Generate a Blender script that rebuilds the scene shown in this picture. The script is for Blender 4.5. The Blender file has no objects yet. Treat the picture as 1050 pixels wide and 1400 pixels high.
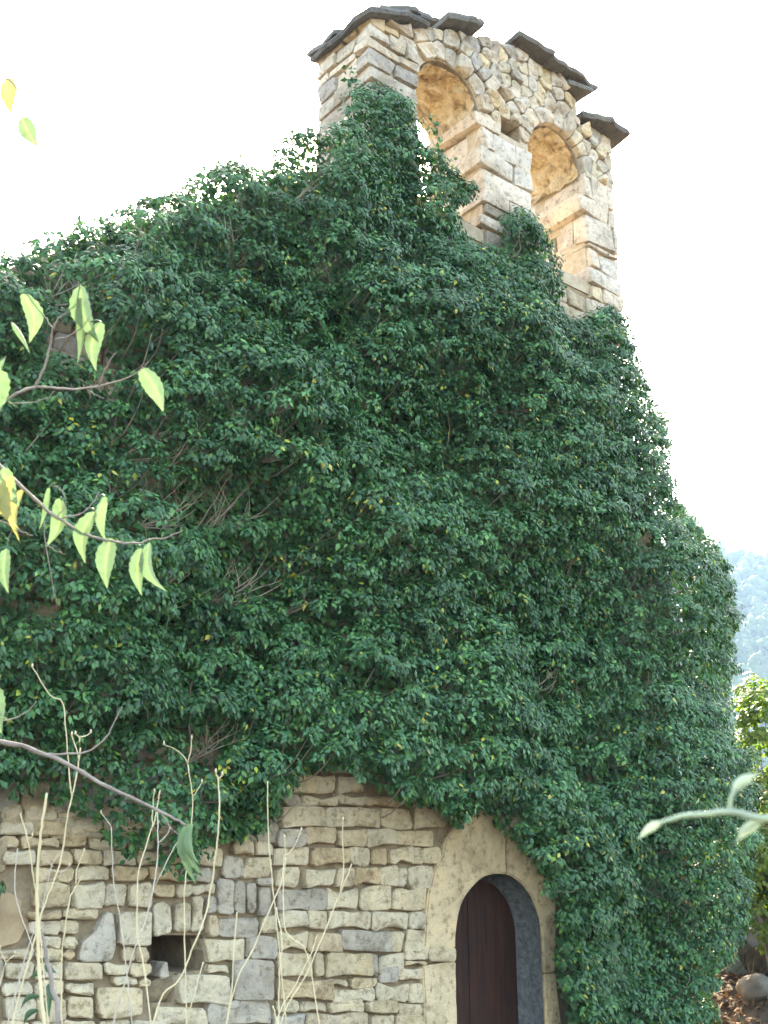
import bpy, bmesh, math, random
import numpy as np
from mathutils import Vector, noise
random.seed(7); rng = np.random.default_rng(11)
S = bpy.context.scene; COL = S.collection
# ------------------------------------------------------------------ camera (photogrammetry of the facade plane y = 0)
FPX = 1540.0; PITCH = math.atan(500/FPX); AZ = math.radians(40)
CAM = (-7.204, -7.079, 0.0)                       # eye level is z = 0
sp, cp, sa, ca = math.sin(PITCH), math.cos(PITCH), math.sin(AZ), math.cos(AZ)
cd = bpy.data.cameras.new('camera'); cam = bpy.data.objects.new('camera', cd); COL.objects.link(cam)
cam.location = CAM; cam.rotation_euler = (math.pi/2+PITCH, 0, -AZ)
cd.sensor_fit = 'VERTICAL'; cd.sensor_height = 24; cd.lens = FPX/1400*24
cd.clip_start = .05; cd.clip_end = 5000
cd.dof.use_dof = True; cd.dof.focus_distance = 10; cd.dof.aperture_fstop = 10
S.camera = cam
# ------------------------------------------------------------------ light
SUN_EL = math.radians(42); SUN_AZ = math.radians(37)   # behind the chapel, to the right
sd = Vector((math.sin(SUN_AZ)*math.cos(SUN_EL), math.cos(SUN_AZ)*math.cos(SUN_EL), math.sin(SUN_EL)))
W = bpy.data.worlds.new('World'); S.world = W; W.use_nodes = True
nt = W.node_tree; bg = nt.nodes['Background']; sk = nt.nodes.new('ShaderNodeTexSky')
sk.sky_type = 'NISHITA'; sk.sun_disc = False; sk.sun_elevation = SUN_EL; sk.sun_rotation = SUN_AZ
sk.air_density = 1.0; sk.dust_density = 2.5; sk.ozone_density = 1.0
nt.links.new(sk.outputs[0], bg.inputs[0]); bg.inputs[1].default_value = .15
sl = bpy.data.lights.new('sun', 'SUN'); sl.energy = 3.3; sl.angle = math.radians(.5); sl.color = (1, .95, .86)
so = bpy.data.objects.new('sun', sl); COL.objects.link(so); so.rotation_euler = sd.to_track_quat('Z', 'Y').to_euler()
so.location = (0, 0, 60)
S.view_settings.view_transform = 'Standard'; S.view_settings.look = 'None'; S.view_settings.gamma = 1
S.view_settings.exposure = 3.35
S.view_settings.use_white_balance = True; S.view_settings.white_balance_temperature = 7700; S.view_settings.white_balance_tint = 8
# ------------------------------------------------------------------ helpers
def ray(px, py):
    r = px-525; u = 700-py; fh = FPX*cp-u*sp
    return Vector((fh*sa+r*ca, fh*ca-r*sa, FPX*sp+u*cp))
def P(px, py, y=0.0):                              # the point of the plane "y" seen at a photo position
    d = ray(px, py); t = (y-CAM[1])/d.y
    return Vector(CAM)+d*t
def Q(px, py, dist):                               # a point at a distance from the lens
    return Vector(CAM)+ray(px, py).normalized()*dist
def proj(p):
    x = p[..., 0]-CAM[0]; y = p[..., 1]-CAM[1]; z = p[..., 2]-CAM[2]
    r = x*ca-y*sa; fh = x*sa+y*ca; f = fh*cp+z*sp; u = -fh*sp+z*cp
    return 525+FPX*r/f, 700-FPX*u/f
def tag(o, label=None, cat=None, group=None, kind=None):
    if label: o['label'] = label
    if cat: o['category'] = cat
    if group: o['group'] = group
    if kind: o['kind'] = kind
    return o
def empty(name, loc=(0, 0, 0)):
    o = bpy.data.objects.new(name, None); COL.objects.link(o); o.location = loc; o.empty_display_size = .2; return o
def link(name, me, mat=None, parent=None, smooth=True):
    if mat is not None and not me.materials: me.materials.append(mat)
    if smooth and len(me.polygons): me.polygons.foreach_set('use_smooth', [True]*len(me.polygons))
    o = bpy.data.objects.new(name, me); COL.objects.link(o)
    if parent is not None:
        o.parent = parent; w = Vector((0, 0, 0)); q = parent
        while q: w = w+q.location; q = q.parent
        o.location = -w
    return o
def mesh(name, v, f):
    me = bpy.data.meshes.new(name); me.from_pydata([tuple(a) for a in v], [], [tuple(a) for a in f]); me.update(); return me
def mesh_np(name, V, F, tint=None):
    me = bpy.data.meshes.new(name); k = F.shape[1]
    me.vertices.add(len(V)); me.vertices.foreach_set('co', V.astype(np.float32).ravel())
    me.loops.add(F.size); me.loops.foreach_set('vertex_index', F.astype(np.int32).ravel())
    me.polygons.add(len(F)); me.polygons.foreach_set('loop_start', np.arange(0, F.size, k, dtype=np.int32))
    if tint is not None:
        a = me.attributes.new('tint', 'FLOAT_COLOR', 'POINT')
        a.data.foreach_set('color', np.concatenate([tint, np.ones((len(tint), 1))], 1).astype(np.float32).ravel())
    me.update(calc_edges=True); me.validate(); return me
def tube(pts, rad, n=6, closed=True):              # tapered tube along a polyline -> verts, faces
    V = []; F = []; pts = [Vector(p) for p in pts]; m = len(pts)
    for i, p in enumerate(pts):
        t = (pts[min(i+1, m-1)]-pts[max(i-1, 0)]).normalized()
        a = t.cross(Vector((.3, .2, .93)))
        if a.length < 1e-3: a = t.cross(Vector((1, 0, 0)))
        a.normalize(); b = t.cross(a)
        for k in range(n):
            w = 2*math.pi*k/n; V.append(p+(a*math.cos(w)+b*math.sin(w))*rad[i])
    for i in range(m-1):
        for k in range(n):
            F.append((i*n+k, i*n+(k+1) % n, (i+1)*n+(k+1) % n, (i+1)*n+k))
    if closed:
        F.append(tuple(range(n))[::-1]); F.append(tuple((m-1)*n+k for k in range(n)))
    return V, F
class MB:
    def __init__(s): s.v = []; s.f = []
    def add(s, V, F):
        o = len(s.v); s.v += list(V); s.f += [tuple(i+o for i in f) for f in F]; return s
    def build(s, name, mat, parent=None, smooth=True): return link(name, mesh(name, s.v, s.f), mat, parent, smooth)
def smooth_path(pts, per=5, wob=0.0):
    pts = [Vector(p) for p in pts]; out = []
    ext = [pts[0]*2-pts[1]]+pts+[pts[-1]*2-pts[-2]]
    for i in range(1, len(ext)-2):
        a, b, c, d = ext[i-1:i+3]
        for k in range(per):
            t = k/per
            out.append(.5*((2*b)+(c-a)*t+(2*a-5*b+4*c-d)*t*t+(3*b-a-3*c+d)*t**3)+Vector([random.uniform(-wob, wob) for _ in range(3)]))
    out.append(pts[-1]); return out
# ------------------------------------------------------------------ materials
def nodes(name):
    m = bpy.data.materials.new(name); m.use_nodes = True; t = m.node_tree
    return m, t, t.nodes['Principled BSDF']
def N(t, kind, **kw):
    n = t.nodes.new('ShaderNode'+kind)
    for k, v in kw.items():
        if k.startswith('i_'): n.inputs[k[2:]].default_value = v
        else: setattr(n, k, v)
    return n
def ramp(t, stops, fac):
    r = N(t, 'ValToRGB'); e = r.color_ramp.elements
    while len(e) < len(stops): e.new(.5)
    for i, (p, c) in enumerate(stops):
        e[i].position = p; e[i].color = (*c, 1) if len(c) == 3 else c
    t.links.new(fac, r.inputs[0]); return r.outputs[0]
def mixc(t, a, b, fac, mode='MIX'):
    m = N(t, 'Mix', data_type='RGBA', blend_type=mode)
    for s, v in ((m.inputs['Factor'], fac), (m.inputs['A'], a), (m.inputs['B'], b)):
        if hasattr(v, 'links') or isinstance(v, bpy.types.NodeSocket): t.links.new(v, s)
        else: s.default_value = v if not isinstance(v, tuple) else (*v, 1)
    return m.outputs['Result']
def stone_mat(name, ca_, cb_, cc_, bump=.5, lichen=.0, joint=False):
    m, t, b = nodes(name); co = N(t, 'TexCoord').outputs['Object']
    oi = N(t, 'ObjectInfo')
    geo = N(t, 'NewGeometry')
    rnd = geo.outputs['Random Per Island'] if joint else oi.outputs['Random']
    n1 = N(t, 'TexNoise', i_Scale=3.5, i_Detail=8, i_Roughness=.65); t.links.new(co, n1.inputs['Vector'])
    n2 = N(t, 'TexNoise', i_Scale=15, i_Detail=10, i_Roughness=.7); t.links.new(co, n2.inputs['Vector'])
    n3 = N(t, 'TexNoise', i_Scale=9, i_Detail=6, i_Roughness=.7); t.links.new(co, n3.inputs['Vector'])
    base = ramp(t, [(0, ca_), (.5, cb_), (1, cc_)], rnd)
    w = ramp(t, [(.33, (.74, .71, .66)), (.5, (1, 1, 1)), (.72, (1.16, 1.11, 1.02))], n1.outputs['Fac'])
    c = mixc(t, base, w, 1.0, 'MULTIPLY')
    c = mixc(t, c, ramp(t, [(.37, (.50, .45, .38)), (.47, (1, 1, 1)), (.66, (1.12, 1.10, 1.05))], n2.outputs['Fac']), .8, 'MULTIPLY')
    lf = ramp(t, [(.56-.1*lichen, (0, 0, 0)), (.66, (1, 1, 1))], n3.outputs['Fac'])
    sv = N(t, 'TexNoise', i_Scale=1.1, i_Detail=7, i_Roughness=.7); t.links.new(co, sv.inputs['Vector'])
    c = mixc(t, c, ramp(t, [(.38, (.62, .58, .52)), (.48, (1, 1, 1))], sv.outputs['Fac']), .6, 'MULTIPLY')
    c = mixc(t, c, (.16, .155, .145), N_mul(t, lf, .14+lichen*.6))
    t.links.new(c, b.inputs['Base Color']); b.inputs['Roughness'].default_value = .92; b.inputs['Specular IOR Level'].default_value = .2
    bp = N(t, 'Bump', i_Strength=min(1, bump*1.3), i_Distance=.045); mx = N(t, 'Math', operation='MULTIPLY_ADD')
    t.links.new(n2.outputs['Fac'], mx.inputs[0]); mx.inputs[1].default_value = .6; t.links.new(n3.outputs['Fac'], mx.inputs[2])
    t.links.new(mx.outputs[0], bp.inputs['Height']); t.links.new(bp.outputs[0], b.inputs['Normal']); return m
def N_mul(t, a, k):
    m = N(t, 'Math', operation='MULTIPLY'); t.links.new(a, m.inputs[0]); m.inputs[1].default_value = k; return m.outputs[0]
def leaf_mat(name, trans=.35, rough=.38, spec=.5, tcol=(.9, 1.5, .35), col=None, vein=0):
    m, t, b = nodes(name); out = t.nodes['Material Output']
    if col is None:
        a = N(t, 'Attribute', attribute_name='tint').outputs['Color']
    else:
        oi = N(t, 'ObjectInfo'); a = ramp(t, [(0, col[0]), (1, col[1])], oi.outputs['Random'])
    nz = N(t, 'TexNoise', i_Scale=14, i_Detail=3); tc = N(t, 'TexCoord'); t.links.new(tc.outputs['Object'], nz.inputs['Vector'])
    a = mixc(t, a, ramp(t, [(.3, (.75, .75, .75)), (.7, (1.2, 1.2, 1.2))], nz.outputs['Fac']), 1.0, 'MULTIPLY')
    if vein:
        va = N(t, 'Attribute', attribute_name='vein').outputs['Fac']
        a = mixc(t, a, (.20, .28, .12), ramp(t, [(.0, (0, 0, 0)), (.3, (.10, .10, .10)), (.62, (.15, .15, .15)), (.9, (.75, .75, .75))], va))
        sp_ = N(t, 'TexNoise', i_Scale=60, i_Detail=4); t.links.new(tc.outputs['Object'], sp_.inputs['Vector'])
        a = mixc(t, a, ramp(t, [(.3, (.72, .70, .6)), (.45, (1, 1, 1))], sp_.outputs['Fac']), .7, 'MULTIPLY')
    t.links.new(a, b.inputs['Base Color']); b.inputs['Roughness'].default_value = rough; b.inputs['Specular IOR Level'].default_value = spec
    tr = N(t, 'BsdfTranslucent'); t.links.new(mixc(t, a, tcol, 1.0, 'MULTIPLY'), tr.inputs['Color'])
    mx = N(t, 'MixShader'); mx.inputs[0].default_value = trans
    t.links.new(b.outputs[0], mx.inputs[1]); t.links.new(tr.outputs[0], mx.inputs[2]); t.links.new(mx.outputs[0], out.inputs[0]); return m
def plain(name, c0, c1, scale=8, rough=.85, bump=.3, dist=.01, stretch=(1, 1, 1), spec=.25):
    m, t, b = nodes(name); co = N(t, 'TexCoord').outputs['Object']; mp = N(t, 'Mapping'); mp.inputs['Scale'].default_value = stretch
    t.links.new(co, mp.inputs[0]); n = N(t, 'TexNoise', i_Scale=scale, i_Detail=8, i_Roughness=.65); t.links.new(mp.outputs[0], n.inputs['Vector'])
    t.links.new(ramp(t, [(.3, c0), (.7, c1)], n.outputs['Fac']), b.inputs['Base Color'])
    b.inputs['Roughness'].default_value = rough; b.inputs['Specular IOR Level'].default_value = spec
    bp = N(t, 'Bump', i_Strength=bump, i_Distance=dist); t.links.new(n.outputs['Fac'], bp.inputs['Height']); t.links.new(bp.outputs[0], b.inputs['Normal']); return m
M = {}
M['cream'] = stone_mat('cream_limestone', (.60, .475, .30), (.62, .51, .345), (.57, .485, .35), .8, .15)
M['ochre'] = stone_mat('ochre_limestone', (.54, .40, .235), (.57, .445, .285), (.53, .435, .30), .8, .15)
M['grey'] = stone_mat('grey_limestone', (.36, .305, .235), (.43, .37, .29), (.48, .42, .335), .7, .3)
M['lichen'] = stone_mat('lichen_stone', (.40, .36, .31), (.50, .44, .34), (.54, .46, .34), .9, .6)
M['rough'] = stone_mat('pitted_tufa', (.60, .49, .36), (.59, .50, .38), (.54, .48, .39), 1.0, .3)
M['pale'] = stone_mat('pale_gable_limestone', (.62, .515, .385), (.63, .54, .43), (.56, .50, .415), .9, .2)
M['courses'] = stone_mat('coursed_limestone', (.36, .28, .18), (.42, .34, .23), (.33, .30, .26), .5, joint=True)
M['mortar'] = plain('earth_mortar', (.17, .125, .078), (.33, .25, .155), 11, .95, .8, .02)
def soffit_mat():
    m, t, b = nodes('stained_soffit_plaster'); co = N(t, 'TexCoord').outputs['Object']
    n1 = N(t, 'TexNoise', i_Scale=4.2, i_Detail=9, i_Roughness=.72, i_Distortion=.6); t.links.new(co, n1.inputs['Vector'])
    n2 = N(t, 'TexNoise', i_Scale=17, i_Detail=8, i_Roughness=.75); t.links.new(co, n2.inputs['Vector'])
    v = N(t, 'TexVoronoi', i_Scale=7.5); t.links.new(co, v.inputs['Vector'])
    c = ramp(t, [(.34, (.15, .10, .06)), (.42, (.40, .28, .15)), (.50, (.62, .48, .28)), (.60, (.70, .60, .43))], n1.outputs['Fac'])
    c = mixc(t, c, ramp(t, [(.3, (.45, .42, .4)), (.5, (1, 1, 1)), (.7, (1.15, 1.1, 1))], n2.outputs['Fac']), .9, 'MULTIPLY')
    t.links.new(c, b.inputs['Base Color']); b.inputs['Roughness'].default_value = .95; b.inputs['Specular IOR Level'].default_value = .15
    mx = N(t, 'Math', operation='MULTIPLY_ADD'); t.links.new(n2.outputs['Fac'], mx.inputs[0]); mx.inputs[1].default_value = .7; t.links.new(v.outputs['Distance'], mx.inputs[2])
    bp = N(t, 'Bump', i_Strength=1.0, i_Distance=.05); t.links.new(mx.outputs[0], bp.inputs['Height']); t.links.new(bp.outputs[0], b.inputs['Normal']); return m
M['plaster'] = soffit_mat()
M['gable_mortar'] = plain('pale_gable_mortar', (.33, .26, .175), (.50, .41, .29), 12, .95, .8, .02)
M['orange_plaster'] = plain('orange_render', (.30, .21, .12), (.44, .32, .19), 4, .95, .8, .03)
M['archstone'] = stone_mat('weathered_arch_stone', (.62, .47, .285), (.63, .485, .30), (.61, .475, .30), .6, .12)
M['cement'] = plain('grey_reveal_stone', (.075, .082, .082), (.215, .21, .195), 20, .9, 1.0, .04)
M['slab'] = stone_mat('roof_slab_stone', (.13, .125, .115), (.17, .16, .14), (.20, .19, .17), 1.0, .6)
M['wood'] = plain('dark_brown_wood', (.011, .004, .0025), (.062, .021, .010), 3.2, .62, .35, .006, (9, 9, .7), .35)
M['twig'] = plain('ivy_wood', (.20, .16, .12), (.40, .32, .24), 9, .9, .3)
M['bark'] = plain('grey_brown_bark', (.16, .13, .11), (.30, .26, .22), 30, .9, .4)
M['straw'] = plain('dry_straw_stalk', (.44, .36, .20), (.62, .53, .34), 12, .75, .3, .004, (3, 3, .6))
M['straw_grey'] = plain('weathered_dry_stalk', (.33, .29, .23), (.5, .45, .36), 12, .8, .3, .004, (3, 3, .6))
M['earth'] = plain('earth', (.045, .033, .022), (.13, .096, .062), 3, .97, .8, .04)
M['rock'] = plain('field_rock', (.085, .068, .05), (.20, .165, .125), 5, .95, .7, .03)
M['ivy'] = leaf_mat('ivy_leaf', .13, .45, .34)
M['bramble'] = leaf_mat('bramble_leaf', .5, .5, .3, (1.1, 1.4, .5))
M['fleaf'] = leaf_mat('young_tree_leaf', .38, .5, .35, (1.0, 1.05, .9), ((.14, .215, .105), (.11, .175, .095)), 1)
M['yleaf'] = leaf_mat('yellowing_leaf', .5, .55, .3, (1.0, 1.0, .8), ((.24, .22, .08), (.26, .23, .09)), 1)
M['shoot'] = leaf_mat('pale_shoot', .35, .6, .3, (1.0, 1.1, .85), ((.40, .46, .34), (.36, .43, .31)))
M['dkleaf'] = leaf_mat('dark_seedling_leaf', .2, .4, .5, (.9, 1.4, .4), ((.03, .075, .04), (.04, .09, .04)))
M['litter'] = leaf_mat('dry_litter', .15, .8, .2, (1.1, .9, .6))
M['hilltree'] = plain('hill_foliage', (.045, .07, .022), (.10, .125, .045), .6, .9, .2, .2)
M['hilltree_dark'] = plain('hill_pine_foliage', (.028, .05, .02), (.055, .08, .03), .6, .9, .2, .2)
M['hill'] = plain('hill_ground', (.035, .045, .018), (.08, .085, .04), .03, .95, .3, .5)
# ------------------------------------------------------------------ stone generators
CG = (-1, -.80, .80, 1)
def block(x0, x1, y0, y1, z0, z1, jit=.012, rnd=.07, nz=.012):
    """rounded, uneven block -> verts, faces"""
    C = {}
    for i in (0, 1):
        for j in (0, 1):
            for k in (0, 1):
                C[i, j, k] = Vector(((x0, x1)[i], (y0, y1)[j], (z0, z1)[k]))+Vector([random.uniform(-jit, jit) for _ in range(3)])
    V = []; idx = {}; off = Vector((random.random()*50,)*3)
    sx, sy, sz = x1-x0, y1-y0, z1-z0; mn = min(sx, sy, sz)
    r = [min(.3, rnd*mn/s*2.2) for s in (sx, sy, sz)]
    for i in range(4):
        for j in range(4):
            for k in range(4):
                q = (i, j, k)
                if not any(a in (0, 3) for a in q): continue
                g = []; cnt = sum(a in (0, 3) for a in q)
                for a, rr in zip(q, r):
                    s = CG[a]
                    if abs(s) < 1: s = math.copysign(1-2*rr, s)
                    elif cnt == 2: s *= 1-rr*.45
                    elif cnt == 3: s *= 1-rr*.8
                    g.append((s+1)/2)
                p = Vector((0, 0, 0))
                for (a, b, c), cv in C.items():
                    p += cv*((g[0] if a else 1-g[0])*(g[1] if b else 1-g[1])*(g[2] if c else 1-g[2]))
                p += noise.noise_vector(p*7+off)*nz
                idx[q] = len(V); V.append(p)
    F = []
    for ax in range(3):
        o = [a for a in range(3) if a != ax]
        for side in (0, 3):
            for a in range(3):
                for b in range(3):
                    qs = []
                    for da, db in ((0, 0), (1, 0), (1, 1), (0, 1)):
                        q = [0, 0, 0]; q[ax] = side; q[o[0]] = a+da; q[o[1]] = b+db; qs.append(idx[tuple(q)])
                    if (side == 3) == (ax == 1): qs.reverse()
                    F.append(tuple(qs))
    return V, F
def flat_stone(poly, yf, depth, gap=.010, cut=.17, nz=.010, to3=lambda u, v, y: Vector((u, y, v))):
    """irregular stone: polygon (u,v) on a wall face, front at yf, running back by depth"""
    n = len(poly); c = [sum(p[0] for p in poly)/n, sum(p[1] for p in poly)/n]
    def sh(p, g):
        dx, dy = p[0]-c[0], p[1]-c[1]; L = math.hypot(dx, dy) or 1e-6; k = max(.3, (L-g*1.3)/L)
        return (c[0]+dx*k, c[1]+dy*k)
    pts = [sh(p, gap) for p in poly]; r2 = []
    for i in range(n):
        a, b = pts[i], pts[(i+1) % n]; L = math.hypot(b[0]-a[0], b[1]-a[1])
        ct = min(.33, max(cut*.35, .020/max(L, .01)))*random.uniform(.4, 1.6)
        r2.append((a[0]+(b[0]-a[0])*ct, a[1]+(b[1]-a[1])*ct))
        if L > .22:
            m = .5+random.uniform(-.12, .12); j = random.uniform(-.012, .012)
            r2.append((a[0]+(b[0]-a[0])*m+j*(b[1]-a[1])/L, a[1]+(b[1]-a[1])*m-j*(b[0]-a[0])/L))
        r2.append((b[0]+(a[0]-b[0])*ct, b[1]+(a[1]-b[1])*ct))
    k = len(r2); V = []; off = random.random()*60; tu, tv = random.uniform(-.09, .09), random.uniform(-.09, .09)
    def put(p, y, amp):
        q = Vector((p[0]*8+off, p[1]*8, y*3)); d = noise.noise(q)*amp
        V.append(to3(p[0], p[1], y+d+tu*(p[0]-c[0])+tv*(p[1]-c[1])))
    for p in r2: put(p, yf+depth, 0)
    for p in r2: put(p, yf+.011, nz)
    for p in r2: put(sh(p, .007), yf+.002, nz)
    for p in r2: put((c[0]+(p[0]-c[0])*.5, c[1]+(p[1]-c[1])*.5), yf-.002, nz*2.2)
    put(c, yf-.002, nz*2.4)
    F = []
    for ring in range(3):
        for i in range(k):
            j = (i+1) % k; F.append((ring*k+i, ring*k+j, (ring+1)*k+j, (ring+1)*k+i))
    for i in range(k): F.append((3*k+i, 3*k+(i+1) % k, 4*k))
    return V, F
def fix_normals(me):
    bm = bmesh.new(); bm.from_mesh(me); bmesh.ops.recalc_face_normals(bm, faces=bm.faces); bm.to_mesh(me); bm.free()
def put_stone(name, vf, mat, parent):
    me = mesh(name, *vf); fix_normals(me); o = link(name, me, mat, parent); me.set_sharp_from_angle(angle=math.radians(27)); return o
def prism(poly, y0, y1):
    n = len(poly); V = [Vector((x, y0, z)) for x, z in poly]+[Vector((x, y1, z)) for x, z in poly]
    F = [tuple(range(n)), tuple(range(2*n-1, n-1, -1))]+[(i, i+n, (i+1) % n+n, (i+1) % n) for i in range(n)]
    return V, F
def carve(vf, cutters, name, mat, parent):
    me = mesh(name, *vf); fix_normals(me); o = link(name, me, mat, None, False); tmp = []
    for cvf in cutters:
        cm = mesh('cutter', *cvf); fix_normals(cm); c = link('cutter', cm, None, None, False); tmp.append(c)
        md = o.modifiers.new('b', 'BOOLEAN'); md.operation = 'DIFFERENCE'; md.object = c; md.solver = 'EXACT'
    dg = bpy.context.evaluated_depsgraph_get(); nm = bpy.data.meshes.new_from_object(o.evaluated_get(dg))
    o.modifiers.clear(); o.data = nm
    if not nm.materials: nm.materials.append(mat)
    for c in tmp: bpy.data.objects.remove(c)
    if parent: o.parent = parent
    return o
def boxvf(x0, x1, y0, y1, z0, z1): return prism([(x0, z0), (x1, z0), (x1, z1), (x0, z1)], y0, y1)
# ------------------------------------------------------------------ ground, hill
def ground_z(x, y):
    z = -1.65-.45*min(1, max(0, (y+7)/7))
    t = min(1, max(0, (x-1.9)/1.7)); t = t*t*(3-2*t); u = min(1, max(0, (y+4)/3.2)); z += t*(.25+.8*u*u*(3-2*u)+.05*max(0, min(y, 12)))
    w = math.exp(-((x/14)**2+(y/14)**2))
    z += .10*noise.noise(Vector((x*.6, y*.6, 0)))*1.0+.05*noise.noise(Vector((x*2, y*2, 3)))*w
    d = math.hypot(x, y)
    if d > 25: z -= (d-25)*.10 if d < 150 else 12.5
    return z
xs = np.concatenate([-np.geomspace(2500, 14, 26), np.linspace(-13, 13, 105), np.geomspace(14, 2500, 26)])
gv = [(x, y, ground_z(x, y)) for y in xs for x in xs]; n = len(xs)
gf = [(j*n+i, j*n+i+1, (j+1)*n+i+1, (j+1)*n+i) for j in range(n-1) for i in range(n-1)]
tag(link('ground', mesh('ground', gv, gf), M['earth']), 'brown earth ground sloping around the chapel', 'ground', kind='structure')
def hill_z(a, r):                                   # a: azimuth from +y to +x (rad), r: distance
    ridge = 128+14*noise.noise(Vector((a*3, 1.3, 0)))+9*noise.noise(Vector((a*9, 4, 0)))
    span = max(0, 1-((a-1.05)/.85)**2)
    t = min(1, max(0, (r-150)/330)); s = t*t*(3-2*t)
    if r > 480: s = max(0, 1-((r-480)/260)**2)
    return -17+ridge*span*s*1.06+5*noise.noise(Vector((a*30, r*.02, 2)))*s
HA = np.linspace(.1, 2.0, 120); HR = np.linspace(140, 740, 50)
hv = [(CAM[0]+r*math.sin(a), CAM[1]+r*math.cos(a), hill_z(a, r)) for r in HR for a in HA]; n = len(HA)
hf = [(j*n+i, (j+1)*n+i, (j+1)*n+i+1, j*n+i+1) for j in range(len(HR)-1) for i in range(n-1)]
tag(link('hill', mesh('hill', hv, hf), M['hill']), 'steep wooded hillside fading into pale haze behind the chapel', 'hill', kind='structure')
# ------------------------------------------------------------------ chapel
chapel = empty('chapel', (0, 0, -2.1))
tag(chapel, 'old stone chapel with twin-arched bell gable, arched doorway and ivy-clad front', 'chapel')
DC = (.0, 0)                                        # door: centre x = 0, half width .51
def zpx(px, py): return P(px, py).z
DZS = -.47                                          # springing of the door arch
def door_outline(hw, top, n=16, zb=-2.2):
    o = [(-hw, zb)]+[(-hw*math.cos(math.pi*i/n), DZS+(top-DZS)*math.sin(math.pi*i/n)) for i in range(n+1)]+[(hw, zb)]
    return o
HOLE = [P(208, 1279), P(284, 1279), P(284, 1326), P(250, 1332), P(240, 1372), P(206, 1372)]
fac_poly = [(-7.2, -2.6), (-7.2, 2.42), (-5.0, 3.88), (-3.7, 4.90), (-2.3, 5.98), (-1.45, 6.42), (2.1, 6.3), (2.14, 5.4), (2.4, 4.6), (2.75, 3.6), (2.88, 2.8), (2.5, -2.6)]
facade = carve(prism(fac_poly, .062, .9), [prism(door_outline(.51, .04), -.5, 1.5), prism([(p.x, p.z) for p in HOLE], -.3, .78)],
               'facade_wall', M['mortar'], chapel)
facade.location = (0, 0, 2.1)
# nave behind the front
nv, nf = prism([(-6.6, -2.6), (-6.6, 1.6), (-.6, 5.0), (2.5, 2.2), (2.45, -2.6)], .9, 9)
o = link('nave_wall', mesh('nave_wall', nv, nf), M['mortar'], chapel, False)
nv, nf = prism([(-6.9, 1.5), (-.6, 5.08), (2.6, 2.1), (2.6, 2.22), (-.6, 5.22), (-6.9, 1.64)], .92, 9.2)
o = link('roof', mesh('roof', nv, nf), M['slab'], chapel, False)
# stones of the lower wall: (top, bottom, [joint, joint, ...]) in rows read from the photo, laid on the wall face
rows = [
 (1060,1084,[396,430,462,500]),(1086,1103,[388,413,461,500,541,575]),(1104,1132,[384,444,487,521,565,614]),
 (1134,1156,[378,416,463,500,541,595]),(1158,1183,[376,427,477,509,531,565,580,604]),(1185,1213,[378,415,458,482,519,544,556,590]),
 (1214,1244,[380,448,492,534,546,583]),(1245,1272,[382,421,447,507,558,581]),(1273,1302,[380,420,467,533,551,580]),
 (1302,1336,[380,431,446,505,517,554]),(1314,1322,[554,586]),(1323,1341,[545,581]),(1322,1345,[518,544]),(1337,1348,[447,480,517]),
 (1337,1368,[380,456]),(1349,1372,[457,514]),(1346,1370,[515,561,579]),(1369,1384,[380,412,447,500,545]),(1371,1390,[545,579]),
 (1385,1408,[375,415,506,541,579]),(1409,1436,[375,430,470,530,578]),
 (1294,1314,[555,586,623]),
 # left half
 (1100,1122,[0,34,80,128,170,210]),(1123,1142,[0,48,95,150,196,240]),(1143,1161,[0,30,85,122,177,214,262,300]),(1162,1183,[2,50,99,142,187,232,270,303]),
 (1184,1206,[48,104,152,203,246,290]),(1207,1240,[47,100,144,176,206]),(1241,1258,[32,86,138]),(1259,1278,[40,82,110]),
 (1279,1297,[50,87,107]),(1298,1315,[0,47,88,107]),(1316,1341,[8,48,88,139]),(1316,1334,[141,177,206]),(1335,1349,[156,190,207]),
 (1342,1362,[5,48,90,130]),(1363,1394,[8,52,90,128]),(1350,1392,[130,193]),(1395,1420,[0,40,86,130,180,238]),(1421,1446,[0,52,110,160,220,280,330,375]),
 (1246,1293,[164,208]),(1294,1315,[166,188,207]),
 (1172,1198,[304,336,373]),(1150,1170,[318,350,376]),(1199,1250,[296,322,337]),(1203,1250,[338,352]),(1213,1251,[353,370]),(1199,1212,[353,378]),
 (1253,1282,[300,356]),(1252,1278,[357,380]),(1283,1319,[284,338]),(1281,1313,[339,381]),(1315,1368,[318,374]),(1320,1332,[284,317]),
 (1333,1376,[246,313]),(1369,1399,[283,376]),(1377,1402,[215,282]),(1400,1425,[240,300,376]),
 (1208,1226,[207,240,262,294]),(1227,1249,[283,295]),(1250,1281,[284,299]),
]
special = {(1203, 338): 'grey', (1253, 300): 'grey', (1281, 339): 'grey', (1315, 318): 'grey', (1369, 283): 'grey', (1283, 284): 'cream', (1333, 246): 'cream'}
BIG = [[(108,1313),(114,1318),(152,1316),(160,1290),(156,1246),(147,1243),(128,1272),(110,1290)],
       [(209,1282),(236,1277),(234,1236),(222,1228),(209,1233)],[(238,1276),(262,1276),(262,1232),(240,1232)],[(264,1276),(281,1274),(280,1226),(265,1224)]]
plist = []
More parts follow.
